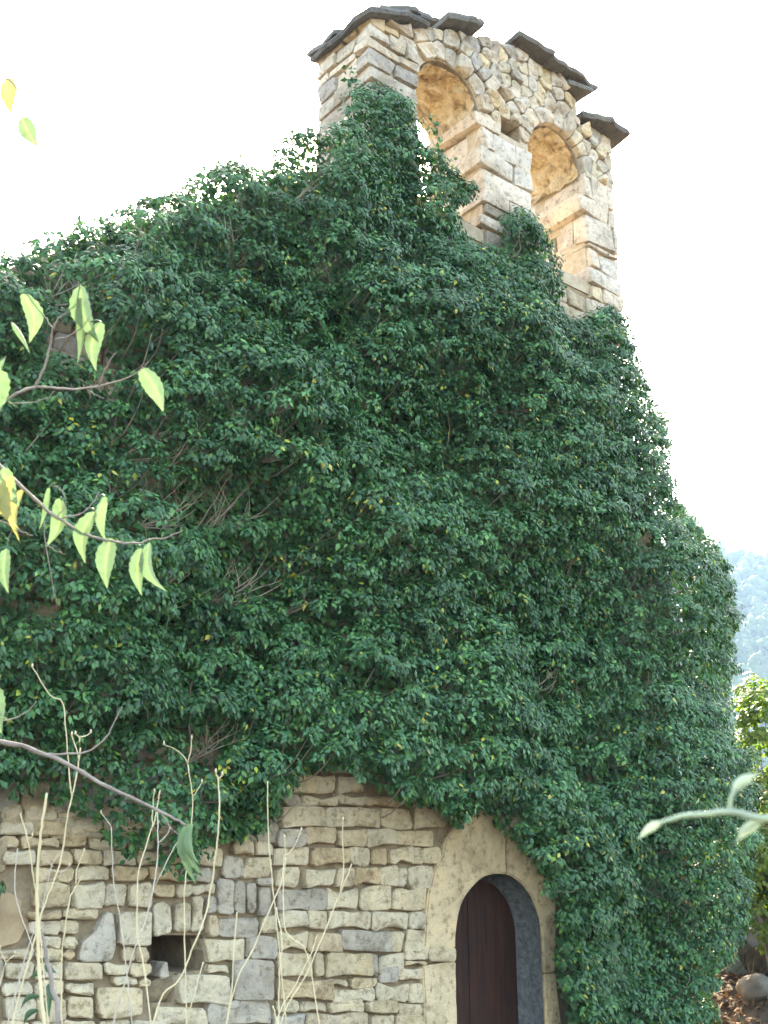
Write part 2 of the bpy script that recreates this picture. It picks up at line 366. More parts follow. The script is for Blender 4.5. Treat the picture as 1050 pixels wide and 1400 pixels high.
for (yt, yb, js) in rows:
    for a, b in zip(js[:-1], js[1:]):
        if b-a < 4: continue
        j = lambda: random.gauss(0, 1.5)
        q = [(a+j(), yb+j()), (b+j(), yb+j()), (b+j(), yt+j()), (a+j(), yt+j())]
        if b-a > 30:
            q = [q[0], ((a+b)/2+random.uniform(-8, 8), yb+j()*1.5), q[1], q[2], ((a+b)/2+random.uniform(-8, 8), yt+j()*1.5), q[3]]
        k = special.get((yt, a))
        if k is None:
            u = random.random()
            if a > 380: k = 'cream' if u < .74 else ('ochre' if u < .92 else 'grey')
            elif a > 205: k = 'grey' if u < .36 else ('cream' if u < .8 else 'ochre')
            else: k = 'ochre' if u < .3 else ('cream' if u < .72 else 'courses_')
        plist.append((q, M.get(k, M['grey'] if random.random() < .15 else M['cream'])))
for b in BIG: plist.append((b, M['grey'] if b is BIG[0] else M['cream']))
def warp(p):                                         # courses sag and swell along the wall
    v = Vector((p[0]/55, p[1]/38, 0)); return (p[0]+3.2*noise.noise(v), p[1]+4.2*noise.noise(v+Vector((9, 4, 0))))
for q, m in plist:
    w = [P(*warp(p)) for p in q]
    put_stone('stone', flat_stone([(p.x, p.z) for p in w], random.uniform(-.032, .014), .2, random.uniform(.002, .008), .09, .017), m, facade).location = (0, 0, 0)
# courses glimpsed through and around the ivy: too many and too hidden to be picked apart
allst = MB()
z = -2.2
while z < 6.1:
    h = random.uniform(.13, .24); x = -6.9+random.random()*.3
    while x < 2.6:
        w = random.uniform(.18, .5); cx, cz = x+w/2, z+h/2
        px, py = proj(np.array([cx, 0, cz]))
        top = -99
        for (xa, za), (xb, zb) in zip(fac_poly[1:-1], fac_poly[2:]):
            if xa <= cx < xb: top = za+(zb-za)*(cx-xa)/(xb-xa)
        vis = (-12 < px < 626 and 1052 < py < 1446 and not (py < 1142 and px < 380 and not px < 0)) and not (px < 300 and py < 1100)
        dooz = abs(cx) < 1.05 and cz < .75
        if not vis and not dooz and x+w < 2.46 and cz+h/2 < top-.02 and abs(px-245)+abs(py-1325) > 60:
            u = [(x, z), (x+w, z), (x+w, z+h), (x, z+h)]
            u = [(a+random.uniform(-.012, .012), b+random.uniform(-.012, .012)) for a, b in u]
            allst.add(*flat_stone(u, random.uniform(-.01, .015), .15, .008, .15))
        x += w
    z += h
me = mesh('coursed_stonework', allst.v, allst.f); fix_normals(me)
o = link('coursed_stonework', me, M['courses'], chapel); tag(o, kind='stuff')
# rubble and soil fallen into the wall hole
pp = [P(207, 1372), P(243, 1372), P(256, 1345), P(270, 1331), P(240, 1330), P(210, 1348)]
put_stone('hole_rubble', flat_stone([(p.x, p.z) for p in pp], .10, .3, 0, .2, .05), M['mortar'], facade).location = (0, 0, 0)
w = [P(221, 1342), P(240, 1340), P(236, 1312), P(228, 1316)]
put_stone('stone', flat_stone([(p.x, p.z) for p in w], .05, .2), M['grey'], facade).location = (0, 0, 0)
# render patch at the far left
w = [P(*p) for p in ((-160,1306),(-10,1300),(28,1290),(37,1276),(46,1260),(32,1246),(36,1232),(16,1219),(-20,1222),(-160,1206))]
put_stone('render_patch', flat_stone([(p.x, p.z) for p in w], .046, .15, 0, .08, .02), M['orange_plaster'], facade).location = (0, 0, 0)
# doorway: two big arch stones, a bonding course, monolithic jambs
def arc(t0, t1, n=10): return [(-.51*math.cos(t0+(t1-t0)*i/n), DZS+(.04-DZS)*math.sin(t0+(t1-t0)*i/n)) for i in range(n+1)]
def pz(px, py): p = P(px, py); return (p.x, p.z)
mid = math.pi*.56
def door_stone(poly, mat, bev=.012, yf=-.012, name='arch_stone'):
    fine = []
    for i_ in range(len(poly)):
        a_, b_2 = Vector(poly[i_]), Vector(poly[(i_+1) % len(poly)]); k_ = max(1, int((b_2-a_).length/.07))
        for r_ in range(k_): fine.append(a_.lerp(b_2, r_/k_)+Vector((random.uniform(-1, 1), random.uniform(-1, 1)))*.0055)
    V, F = prism([tuple(p_) for p_ in fine], yf, .88); me = mesh(name, V, F); fix_normals(me)
    bm = bmesh.new(); bm.from_mesh(me)
    bmesh.ops.bevel(bm, geom=[e for e in bm.edges], offset=bev, segments=2, affect='EDGES', clamp_overlap=True)
    bm.to_mesh(me); bm.free()
    o = link(name, me, mat, chapel, False); return o
zl = pz(600, 1297)[1]; zr = pz(755, 1329)[1]
oL = [pz(579, 1298), pz(584, 1228), pz(593, 1190), pz(604, 1172), pz(607, 1150), pz(640, 1105), (arc(0, mid)[-1][0]+.02, .52)]
aL = arc(0, mid)
door_stone([(-.51, zl)]+[p for p in aL if p[1] > zl+.01]+oL[::-1][:-1]+[(oL[0][0], zl)], M['archstone'])
aR = arc(mid+.004, math.pi)
door_stone([(aR[0][0]+.008, aR[0][1])]+aR[1:]+[(.51, zr), (.66, zr), (.70, -.3), (.74, .1), (.5, .45), (aR[0][0]+.032, .52)], M['archstone'])
za = pz(600, 1316)[1]
door_stone([(-.515, -2.2), (-.515, za), (-.87, za-.02), (-.84, -1.4), (-.86, -2.2)], M['archstone'], name='jamb_stone')
door_stone([(.515, -2.2), (.515, zr-.012), (.665, zr-.012), (.72, -1.3), (.86, -1.9), (.9, -2.2)], M['archstone'], name='jamb_stone')
# grey reveal lining on the right side of the opening
rv, rf = [], []; prof = [(.507, -2.2), (.507, -1.5), (.507, -1)]+[(.507*math.cos(a), DZS+(.037-DZS)*math.sin(a)) for a in np.linspace(0, 1.75, 14)]
ys = np.linspace(.0, .62, 9)
for x, z in prof:
    for y in ys:
        d = .012*noise.noise(Vector((x*9, y*9, z*7)))+.008+.05*max(0, min(1, (y-.17)*14)); L = math.hypot(x, max(0, z-DZS)) or 1
        rv.append((x-d*x/L, y, z-d*max(0, z-DZS)/L))
k = len(ys)
for i in range(len(prof)-1):
    for j in range(k-1): rf.append((i*k+j, i*k+j+1, (i+1)*k+j+1, (i+1)*k+j))
link('door_reveal', mesh('door_reveal', rv, rf), M['cement'], chapel)
# door leaf: five boards
door = empty('door', (0, .34, -2.1)); door.parent = chapel; door.location = (0, .34, 0)
edges = [-.53, -.33, -.12, .1, .31, .53]
for a, b in zip(edges[:-1], edges[1:]):
    a += .0012; b -= .0012; top = lambda x: DZS+.55*math.sqrt(max(0, 1-(x/.56)**2))
    xs_ = np.linspace(a, b, 5); poly = [(a, -2.1), (b, -2.1)]+[(x, top(x)) for x in xs_[::-1]]
    yo = random.uniform(-.004, .004); V, F = prism(poly, .255+yo, .31)
    me = mesh('board', V, F); fix_normals(me); link('board', me, M['wood'], door, False)
# --------------------------------------------------------------- bell gable
BT = .85
bell = empty('bell_gable'); bell.parent = chapel; bell.location = (0, 0, 0)
ARC = [(-.35, .45), (1.305, .445)]; ZS = 7.72
def arch_cut(cx, r, zb=6.35):
    return prism([(cx-r, zb)]+[(cx-r*math.cos(math.pi*i/20), ZS+r*math.sin(math.pi*i/20)) for i in range(21)]+[(cx+r, zb)], -.5, 1.6)
TOPP = [(-1.45, 8.1), (-.8, 8.4), (-.3, 8.62), (.3, 8.82), (.65, 8.95), (1.75, 8.93), (1.7501, 8.5), (2.28, 8.48)]
core_poly = [(-1.42, 6.2), (2.27, 6.2)]+[(x-(.03 if x > 2 else -.03 if x < -1.4 else 0), z-.03) for x, z in TOPP[::-1]]
cuts = [arch_cut(*ARC[0]), arch_cut(*ARC[1]), boxvf(.38, .73, -.2, .5, 7.70, 7.88),
        boxvf(.0, .30, .25, .70, 7.38, 7.63), boxvf(1.65, 2.0, .20, .6, 6.92, 7.12)]
core = carve(prism(core_poly, .045, BT-.04), cuts, 'mortar_core', M['gable_mortar'], None); core.parent = bell; core.location = (0, 0, 2.1)
def bput(name, vf, mat):
    o = put_stone(name, vf, mat, bell); o.location = (0, 0, 2.1); return o
bell.location = (0, 0, 0)
def pier(xl, xr, courses, seed, leftface=True):
    random.seed(seed)
    for ci, c in enumerate(courses):
        z0, z1 = c[0], c[1]; mats = c[2]; wq = c[3]; dq = c[4]; out = c[5] if len(c) > 5 else 0
        g = .009; mt = lambda: M[random.choice(mats)]
        ov = random.uniform(-.018, .012)
        bput('stone', block(xl-out+ov, xl+wq-g, -.012+random.uniform(-.012, .01), dq-g, z0+g, z1-g, .020, .040, .024), mt())
        x = xl+wq
        while x < xr-.04:
            w = random.uniform(.16, .42); w = xr-x if xr-x-w < .14 else w
            if not (z1 > 7.70 and x < .73 and x+w > .38):
                bput('stone', block(x+g, x+w-g, random.uniform(-.015, .012), .3, z0+g+random.uniform(0, .012), z1-g, .018, .038, .022), mt())
            x += w
        y = dq
        while y < BT-.03:
            w = random.uniform(.2, .45); w = BT-y if BT-y-w < .16 else w
            bput('stone', block(xl+random.uniform(-.02, .015), xl+.3, y+g, y+w-g, z0+g, z1-g-random.uniform(0, .012), .018, .038, .022), mt())
            y += w
Z = lambda px, py: P(px, py).z
cm, og, gr = ['pale'], ['pale', 'pale', 'cream'], ['grey', 'pale']
X1 = .10
cz = [337, 311, 292, 278, 257, 230, 204, 173, 159]; cz = [Z(663, v) for v in cz]
pier(X1, .86, [(cz[0]-.34, cz[0]-.17, gr, .4, .4), (cz[0]-.17, cz[0], gr, .5, .3), (cz[0], cz[1], ['pale', 'grey'], .5, .35), (cz[1], cz[2], gr, .3, .55, .05), (cz[2], cz[3], gr, .45, .3), (cz[3], cz[4], cm, .35, .5, .04),
     (cz[4], cz[5], cm, .74, .38), (cz[5], cz[6], cm, .45, .85, .06), (cz[6], cz[7], cm, .16, .22), (cz[7], cz[8], ['pale'], .3, .85, .10),
     (cz[8], ZS+.02, ['rough'], .26, .85, .0)], 3)
X2 = 1.75
rz = [426, 405, 385, 362, 336, 329, 293, 270, 237]; rz = [Z(803, v) for v in rz]
pier(X2, 2.29, [(rz[0]-.2, rz[0], og, .4, .3), (rz[0], rz[1], cm, .3, .4), (rz[1], rz[2], og, .2, .85), (rz[2], rz[3], cm, .25, .5), (rz[3], rz[4], cm, .2, .55),
     (rz[4], rz[5], og, .35, .4), (rz[5], rz[6], cm, .45, .2), (rz[6], rz[7], ['pale', 'cream'], .4, .85, .09), (rz[7], rz[8], ['pale'], .12, .62), (rz[8], ZS+.02, ['rough', 'lichen'], .25, .3)], 5)
lz = [Z(505, 131), Z(505, 86), Z(505, 64), Z(505, 50), Z(505, 30)]
pier(-1.45, -.80, [(6.1, 6.35, gr, .3, .4), (6.35, 6.6, gr, .5, .3), (6.6, 6.78, gr, .3, .5), (6.78, 6.95, gr, .45, .3), (6.95, lz[0], gr, .35, .6)], 8)
pier(-1.45, -.80, [(lz[0], (lz[0]+lz[1])/2+.0, ['grey'], .62, .22)], 9)
pier(-1.45, -.80, [((lz[0]+lz[1])/2, lz[1], ['grey', 'grey', 'pale'], .62, .22), (lz[1], lz[2], ['rough', 'lichen'], .33, .2),
     (lz[2], lz[3], ['pale', 'rough'], .40, .2), (lz[3], lz[4], ['rough', 'lichen'], .25, .25), (lz[4], lz[4]+.12, ['rough', 'ochre'], .2, .2)], 10)
# rubble and voussoirs above the springing: cells between seeds
random.seed(21); seeds = []; void = []
for cx, r in ARC:
    a = .10
    while a < math.pi:
        da = random.uniform(.17, .52); t = a+da/2
        seeds.append((cx-(r+.12)*math.cos(t), ZS+(r+.12)*math.sin(t), 'v')); void.append((cx-(r-.12)*math.cos(t), ZS+(r-.12)*math.sin(t), 'x'))
        a += da
def topz(x):
    for (xa, za_), (xb, zb) in zip(TOPP[:-1], TOPP[1:]):
        if xa <= x <= xb: return za_+(zb-za_)*(x-xa)/(xb-xa)
    return 8.4
void += [(.46, 7.80, 'x'), (.56, 7.80, 'x'), (.66, 7.80, 'x')]
for _ in range(6000):
    x, z = random.uniform(-1.4, 2.26), random.uniform(7.74, 8.95)
    if z > topz(x)-.05 or (x < -.78 and z < lz[4]+.14): continue
    if any(math.hypot(x-c, z-ZS) < r+.24 for c, r in ARC) : continue
    if .36 < x < .76 and z < 7.92: continue
    md = .13 if random.random() < .4 else .2
    if all(math.hypot((x-s[0]), (z-s[1])*1.15) > md for s in seeds): seeds.append((x, z, 'r'))
def flat_put(s, poly, k):
    o = bput('voussoir' if s[2] == 'v' else 'stone', flat_stone(poly, random.uniform(-.045, .012), .3, .004, .05, .034), M[k])
    o.data.polygons.foreach_set('use_smooth', [False]*len(o.data.polygons))
def clip(poly, a, b, c):                             # keep a*x + b*z <= c
    out = []
    for i in range(len(poly)):
        p, q = poly[i], poly[(i+1) % len(poly)]; dp, dq = a*p[0]+b*p[1]-c, a*q[0]+b*q[1]-c
        if dp <= 0: out.append(p)
        if dp*dq < 0: t = dp/(dp-dq); out.append((p[0]+(q[0]-p[0])*t, p[1]+(q[1]-p[1])*t))
    return out
for s in seeds:
    poly = [(-1.46, 7.6), (2.3, 7.6), (2.3, 9.2), (-1.46, 9.2)]
    for q in seeds+void:
        if q is s: continue
        a, b = q[0]-s[0], q[1]-s[1]
        if a*a+b*b > 1.2: continue
        poly = clip(poly, a, b, (q[0]**2+q[1]**2-s[0]**2-s[1]**2)/2)
    poly = clip(poly, 0, -1, -(lz[4]+.13 if s[0] < -.82 else ZS+.015))
    for (xa, za_), (xb, zb) in zip(TOPP[:-1], TOPP[1:]):
        if xb-xa > .01 and xa-.1 <= s[0] <= xb+.1:
            m = (zb-za_)/(xb-xa); poly = clip(poly, -m, 1, za_-m*xa)
    if s[0] < 1.75 and s[1] > 8.4: poly = clip(poly, 1, 0, 1.76)
    if s[0] >= 1.75: poly = clip(poly, 0, 1, 8.5)
    if len(poly) < 3: continue
    ar = abs(sum(poly[i][0]*poly[(i+1) % len(poly)][1]-poly[(i+1) % len(poly)][0]*poly[i][1] for i in range(len(poly))))/2
    if ar < .004: continue
    lich = (-.75 < s[0] < .75 and s[1] > 8.15+.25*abs(s[0])) or (s[0] > 1.7 and random.random() < .6)
    k = 'lichen' if lich and random.random() < .8 else random.choice(['rough', 'rough', 'pale', 'cream'])
    flat_put(s, poly, k)
# rough plastered soffits
for cx, r in ARC:
    V = []; F = []; pr_ = [(-r+.0, ZS-h) for h in (1.2, .9, .6, .3, .12)]
    pr_ = [(r*math.cos(t)*.985, ZS+r*math.sin(t)*.985) for t in np.linspace(-.05, math.pi+.05, 40)]
    ys = np.linspace(.06, BT-.05, 24)
    for x, z in pr_:
        for y in ys:
            d = .06*noise.noise(Vector((x*4+cx, y*5, z*4)))+.05*abs(noise.noise(Vector((x*9+cx, y*9, z*9))))+.02*noise.noise(Vector((x*22+cx, y*22, z*22)))-.04
            L = math.hypot(x, z-ZS); V.append((cx+x*(1+d/L), y, ZS+(z-ZS)*(1+d/L)))
    k = len(ys)
    for i in range(len(pr_)-1):
        for j in range(k-1): F.append((i*k+j, (i+1)*k+j, (i+1)*k+j+1, i*k+j+1))
    o = link('arch_soffit', mesh('arch_soffit', V, F), M['plaster'], bell); o.location = (0, 0, 2.1)
# roof slabs: outline (x,y), height, slope along x, thickness
def slab(pts, z, mx, my, th, x0):
    n = len(pts); V = []; off = random.random()*40
    hz = lambda x, y: z+mx*(x-x0)+my*y+.02*noise.noise(Vector((x*4+off, y*4, 0)))
    cx = sum(p[0] for p in pts)/n; cy = sum(p[1] for p in pts)/n
    fine = []
    for i in range(n):
        a, b = pts[i], pts[(i+1) % n]
        for k in range(4):
            t = k/4; jx, jy = random.uniform(-.02, .02), random.uniform(-.02, .02); fine.append((a[0]+(b[0]-a[0])*t+jx, a[1]+(b[1]-a[1])*t+jy))
    m = len(fine)
    for x, y in fine: V.append(Vector((cx+(x-cx)*.96, cy+(y-cy)*.97, hz(x, y))))
    for x, y in fine: V.append(Vector((x, y, hz(x, y)+th*random.uniform(.35, .6))))
    for x, y in fine: V.append(Vector((cx+(x-cx)*.95, cy+(y-cy)*.96, hz(x, y)+th)))
    V += [Vector((cx, cy, hz(cx, cy)-.002)), Vector((cx, cy, hz(cx, cy)+th*1.1))]
    F = []
    for r_ in range(2):
        for i in range(m): F.append((r_*m+i, r_*m+(i+1) % m, (r_+1)*m+(i+1) % m, (r_+1)*m+i))
    for i in range(m): F += [((i+1) % m, i, 3*m), (2*m+i, 2*m+(i+1) % m, 3*m+1)]
    o = bput('roof_slab', (V, F), M['slab']); return o
slab([(-1.55, -.12), (-1.05, -.16), (-.72, -.10), (-.70, .92), (-1.55, .90)], 8.13, .33, .0, .075, -1.45)
slab([(-1.35, -.04), (-.95, -.14), (-.62, -.06), (-.55, .5), (-1.3, .6)], 8.23, .33, .0, .06, -1.45)
slab([(-1.56, .45), (-1.2, .4), (-1.1, .92), (-1.54, .94)], 8.21, .33, 0, .06, -1.45)
slab([(-.88, -.13), (-.62, -.12), (-.55, .5), (-.9, .6)], 8.41, .3, 0, .05, -.8)
slab([(-.52, -.14), (-.12, -.17), (.06, -.10), (.08, .75), (-.5, .8)], 8.58, .38, 0, .09, -.5)
slab([(.05, .2), (.6, .2), (.62, .95), (.05, .95)], 8.84, .25, 0, .08, .1)
slab([(.58, -.17), (1.15, -.20), (1.22, .4), (1.1, .95), (.6, .9)], 8.955, -.01, 0, .08, .6)
slab([(1.12, -.16), (1.5, -.2), (1.92, -.17), (1.94, .9), (1.15, .95)], 8.92, -.05, 0, .065, 1.1)
slab([(1.45, -.1), (1.80, -.16), (1.85, .5), (1.5, .6)], 8.80, 0, 0, .06, 1.5)
slab([(1.72, -.05), (2.1, -.22), (2.46, -.20), (2.52, .3), (2.45, .98), (1.76, 1.0)], 8.5, -.03, 0, .085, 1.75)
for ob in list(bell.children): ob.location = (0, 0, 0)
bell.location = (0, 0, 2.1)
# --------------------------------------------------------------- ivy
def pnp(px, py, poly):
    inside = np.zeros(px.shape, bool); n = len(poly); dist = np.full(px.shape, 1e9)
    for i in range(n):
        (xa, ya), (xb, yb) = poly[i], poly[(i+1) % n]
        c = ((ya > py) != (yb > py)) & (px < (xb-xa)*(py-ya)/((yb-ya) or 1e-9)+xa); inside ^= c
        dx, dy = xb-xa, yb-ya; t = np.clip(((px-xa)*dx+(py-ya)*dy)/(dx*dx+dy*dy+1e-9), 0, 1)
        dist = np.minimum(dist, np.hypot(px-xa-t*dx, py-ya-t*dy))
    return inside, dist
IVY = [(-260,405),(0,345),(60,328),(110,308),(150,298),(200,265),(245,262),(272,236),(300,218),(335,222),(347,240),(380,214),(400,178),(425,172),(440,185),(465,160),(478,112),(520,116),(562,128),(570,165),(585,198),(603,216),
 (648,250),(652,268),(628,290),(632,325),(680,338),(686,292),(708,282),(738,305),(762,350),(766,428),(800,432),(830,410),(858,425),(870,490),(884,520),(894,545),(912,590),(916,640),(927,688),(965,728),(992,768),(1006,840),(1000,930),
 (1010,965),(1024,1010),(1032,1070),(1030,1170),(1012,1285),(978,1345),(972,1420),(975,1600),(800,1600),(775,1420),(766,1340),(758,1260),(743,1208),(722,1178),(702,1150),(676,1130),(656,1116),(640,1132),(616,1136),(604,1108),(560,1104),(520,1082),(475,1052),(412,1056),
 (395,1090),(372,1120),(352,1146),(300,1152),(285,1160),(262,1205),(222,1196),(205,1170),(150,1165),(120,1120),(60,1100),(0,1090),(-260,1070)]
TUFT = [(-60,1180),(20,1182),(42,1205),(40,1232),(10,1240),(-60,1240)]
def vnoise(x, z, s, seed):
    return np.array([noise.noise(Vector((a*s+seed, b*s, seed*.7))) for a, b in zip(x, z)])
def clumps():
    n = 26000
    x = rng.uniform(-6.2, 4.6, n); z = rng.uniform(-2.1, 8.2, n)
    big = vnoise(x, z, .75, 3.1); sm = vnoise(x, z, 2.2, 9.7)
    out = .16+.50*np.clip(.5+big*1.3, 0, 1)+.24*np.clip(sm+.3, 0, 1)
    out *= np.where(z > 6.4, .55, 1)*np.where(z < -.3, .6, 1)
    y = -out; 
    r = np.where(z > 6.2, rng.uniform(.09, .19, n), rng.uniform(.12, .31, n)); r = np.where(z < -.2, r*.75, r)
    # wrap round the right-hand corner
    over = np.clip(x-2.95, 0, None); y = y+over*.9
    p = np.stack([x, y, z], 1); px, py = proj(p)
    ins, dist = pnp(px, py, IVY); ins2, d2 = pnp(px, py, TUFT); ppm = 1540/np.linalg.norm(p-np.array(CAM), axis=1)
    ok = (ins & (dist > r*ppm*.72)) | (ins2 & (d2 > 6)); y2 = np.maximum(y, -.16); px2, py2 = proj(np.stack([x, y2, z], 1)); insb, distb = pnp(px2, py2, IVY)
    small = ~ok & insb & (distb > 7) & ~((px2 > 640) & (px2 < 764) & (py2 > 1108+(px2-690)*1.25))
    r = np.where(small, np.clip(distb/ppm/.75, .06, .16), r); y = np.where(small | ins2, y2, y); px = np.where(small, px2, px); py = np.where(small, py2, py)
    r = np.where(ins2, .1, r); ok |= small
    # thin at the lower left fringe and a few bare gaps
    thin = (py > 1030) & (px < 330) & (rng.random(n) < .62); gapn = vnoise(x, z, 1.7, 31.0)
    gap = (gapn > .25) & (py < 1040) & (rng.random(n) < .8)
    for gx, gy, gr_ in ((330,690,42),(215,600,24),(395,605,26),(345,790,40),(185,480,30),(745,930,18),(430,260,18),(240,700,30),(90,930,26),(820,590,14),(600,610,20),(700,870,18),(290,1010,30)):
        gap |= (np.hypot((px-gx)/1.5, py-gy) < gr_)
    ok &= ~thin & ~gap & ~((px > 650) & (px < 764) & (py > 1112+(px-690)*1.25))
    keep = []; P3 = np.stack([x, y, z], 1)
    idx = np.where(ok)[0]; cell = {}
    for i in idx:
        k = (int(x[i]*2.5), int(z[i]*2.5)); bad = False
        for a in (-1, 0, 1):
            for b in (-1, 0, 1):
                for j in cell.get((k[0]+a, k[1]+b), ()):
                    if (x[i]-x[j])**2+((z[i]-z[j])*1.3)**2 < (.52*(r[i]+r[j]))**2*.80: bad = True; break
                if bad: break
            if bad: break
        if not bad: keep.append(i); cell.setdefault(k, []).append(i)
    keep = np.array(keep); return P3[keep], r[keep]
def leaves(p, nrm, tip, L, Wd, fold=.25, droop=.18):
    """fold-shaped leaves: 6 verts, 4 tris each"""
    nrm = nrm/np.linalg.norm(nrm, axis=1, keepdims=True); tip = tip-(tip*nrm).sum(1, keepdims=True)*nrm
    tip /= np.linalg.norm(tip, axis=1, keepdims=True)+1e-9; b = np.cross(nrm, tip); L = L[:, None]; Wd = Wd[:, None]
    V = np.stack([p, p+tip*L*.36+b*Wd*.5-nrm*Wd*fold*.5, p+tip*L*.36-b*Wd*.5-nrm*Wd*fold*.5, p+tip*L*.48+nrm*L*.05, p+tip*L-nrm*L*droop], 1)
    n = len(p); o = (np.arange(n)*5)[:, None, None]
    F = np.array([[0, 3, 1], [0, 2, 3], [1, 3, 4], [3, 2, 4]])[None]+o
    return V.reshape(-1, 3), F.reshape(-1, 3)
def unit(v): return v/(np.linalg.norm(v, axis=1, keepdims=True)+1e-9)
def clump_leaves(C, R, dens, outdir, flat=.62, lmin=.034, lmax=.062, lobe=True):
    per = 9; cnt = np.maximum(2, (dens*R**1.7/per).astype(int)); si = np.repeat(np.arange(len(C)), cnt); m = len(si)
    ds = unit(rng.normal(size=(m, 3))); od = outdir[si]                     # shoots end in rosettes on the outer side of the clump
    fl_ = (ds*od).sum(1) < -.2; ds[fl_] -= 2*(ds[fl_]*od[fl_]).sum(1, keepdims=True)*od[fl_]
    fz = (ds[:, 2] < -.25) & (rng.random(m) < .8); ds[fz, 2] *= -1
    sc = C[si]+ds*(R[si]*rng.uniform(.6, 1.12, m))[:, None]*np.array([1.12, .95, flat])
    ri = np.repeat(np.arange(m), per); n = len(ri); d = ds[ri]; ci = si[ri]
    tan = rng.normal(size=(n, 3)); tan = unit(tan-(tan*d).sum(1, keepdims=True)*d*.8)
    tip = tan*.75+np.array([0, 0, -.75])+d*.25
    p = sc[ri]+unit(tip)*rng.uniform(.004, .03, n)[:, None]+rng.normal(size=(n, 3))*.018
    nrm = unit(d*.9+outdir[ci]*.3+np.array([0, 0, .55])+tan*.25+rng.normal(size=(n, 3))*.28)
    L = rng.uniform(lmin, lmax, n); return p, nrm, tip, L, ci
ivy = empty('ivy', (1.5, -.2, -2.1))
tag(ivy, 'dense dark green climbing ivy cloaking the chapel front up to the bell gable', 'ivy')
C, R = clumps()
od = np.tile(np.array([0, -1., .25]), (len(C), 1)); ov = np.clip((C[:, 0]-2.9)/.8, 0, 1); od[:, 0] += ov*1.2; od = unit(od)
p, nr, tp, L, ci = clump_leaves(C, R, 2900, od)
n = len(p); cl = rng.normal(size=len(C))*.16
def ivy_tint(n, clv):
    h = rng.random(n); base = np.stack([.032+.032*h, .096+.056*h, .034+.016*rng.random(n)], 1)
    return base*np.exp(rng.normal(size=n)*.22+clv)[:, None]
t = ivy_tint(n, cl[ci])
lp, lt = t*1.0, rng.random(n)
yel = rng.random(n) < .009
ky = rng.random(len(C)) < .12; yel |= ky[ci] & (rng.random(n) < .06)
t[yel] = np.stack([rng.uniform(.26, .40, yel.sum()), rng.uniform(.27, .36, yel.sum()), rng.uniform(.03, .06, yel.sum())], 1)
lime = (rng.random(n) < .05) & ~yel; t[lime] = t[lime]*np.array([2.0, 1.55, 1.0])
V, F = leaves(p, nr, tp, L, L*rng.uniform(.46, .72, n))
fol = link('foliage', mesh_np('foliage', V, F, np.repeat(t, 5, 0)), M['ivy'], ivy, False); tag(fol, kind='stuff')
# low creeping layer close to the wall
n = 130000; x = rng.uniform(-6.2, 3.5, n); z = rng.uniform(-2.1, 7.4, n); y = -rng.uniform(.03, .20, n)
px, py = proj(np.stack([x, y, z], 1)); ins, dist = pnp(px, py, IVY); ins &= (dist > 5) & ~((px > 650) & (px < 752) & (py > 1140+(px-690)*1.25))
ins &= ~((py > 1000) & (px < 300) & (rng.random(n) < .7)); g2 = vnoise(x[ins], z[ins], 1.3, 77.); ii = np.where(ins)[0][(g2 < .55)]
x, y, z = x[ii], y[ii], z[ii]; n = len(ii)
nr = unit(np.stack([np.zeros(n), -np.ones(n), .35*np.ones(n)], 1)+rng.normal(size=(n, 3))*.35); tp = np.array([0, 0, -1.])+rng.normal(size=(n, 3))*.4
L = rng.uniform(.04, .07, n); V, F = leaves(np.stack([x, y, z], 1), nr, tp, L, L*rng.uniform(.75, 1, n), .15, .1)
t = ivy_tint(n, 0); t *= np.array([1.05, 1.05, .85]); o = link('creeping_foliage', mesh_np('creeping_foliage', V, F, np.repeat(t, 5, 0)), M['ivy'], ivy, False); tag(o, kind='stuff')
# large young leaves beside the door, one by one
lob = [(0, .02), (.30, -.10), (.52, .16), (.36, .34), (.34, .62), (0, 1.0), (-.34, .62), (-.36, .34), (-.52, .16), (-.30, -.10)]
lv = [Vector((a, .10*abs(a)+.03*b*b, -b)) for a, b in lob]+[Vector((0, -.02, -.4))]
lmesh = mesh('leaf', lv, [(i, (i+1) % 10, 10) for i in range(10)]); at = lmesh.attributes.new('tint', 'FLOAT_COLOR', 'POINT')
lmesh2 = lmesh.copy()
for me, c in ((lmesh, (.036, .085, .03)), (lmesh2, (.05, .105, .032))):
    me.materials.append(M['ivy'])
    for a in me.attributes['tint'].data: a.color = (*c, 1)
LP = [(764,1262),(800,1250),(846,1262),(860,1330),(850,1412),(782,1412),(772,1370),(760,1310)]
got = []; random.seed(4)
while len(got) < 290:
    px, py = random.uniform(752, 868), random.uniform(1245, 1414)
    a, d = pnp(np.array([px]), np.array([py]), LP)
    if not a[0]: continue
    w = P(px, py, -random.uniform(.17, .30)); got.append(w)
    o = bpy.data.objects.new('leaf', random.choice((lmesh, lmesh2))); COL.objects.link(o); o.parent = ivy; o.location = w-ivy.location
    s = random.uniform(.055, .105); o.scale = (s, s, s); o.rotation_euler = (random.uniform(-.9, .1), random.gauss(0, .35), random.gauss(-.35, .4))
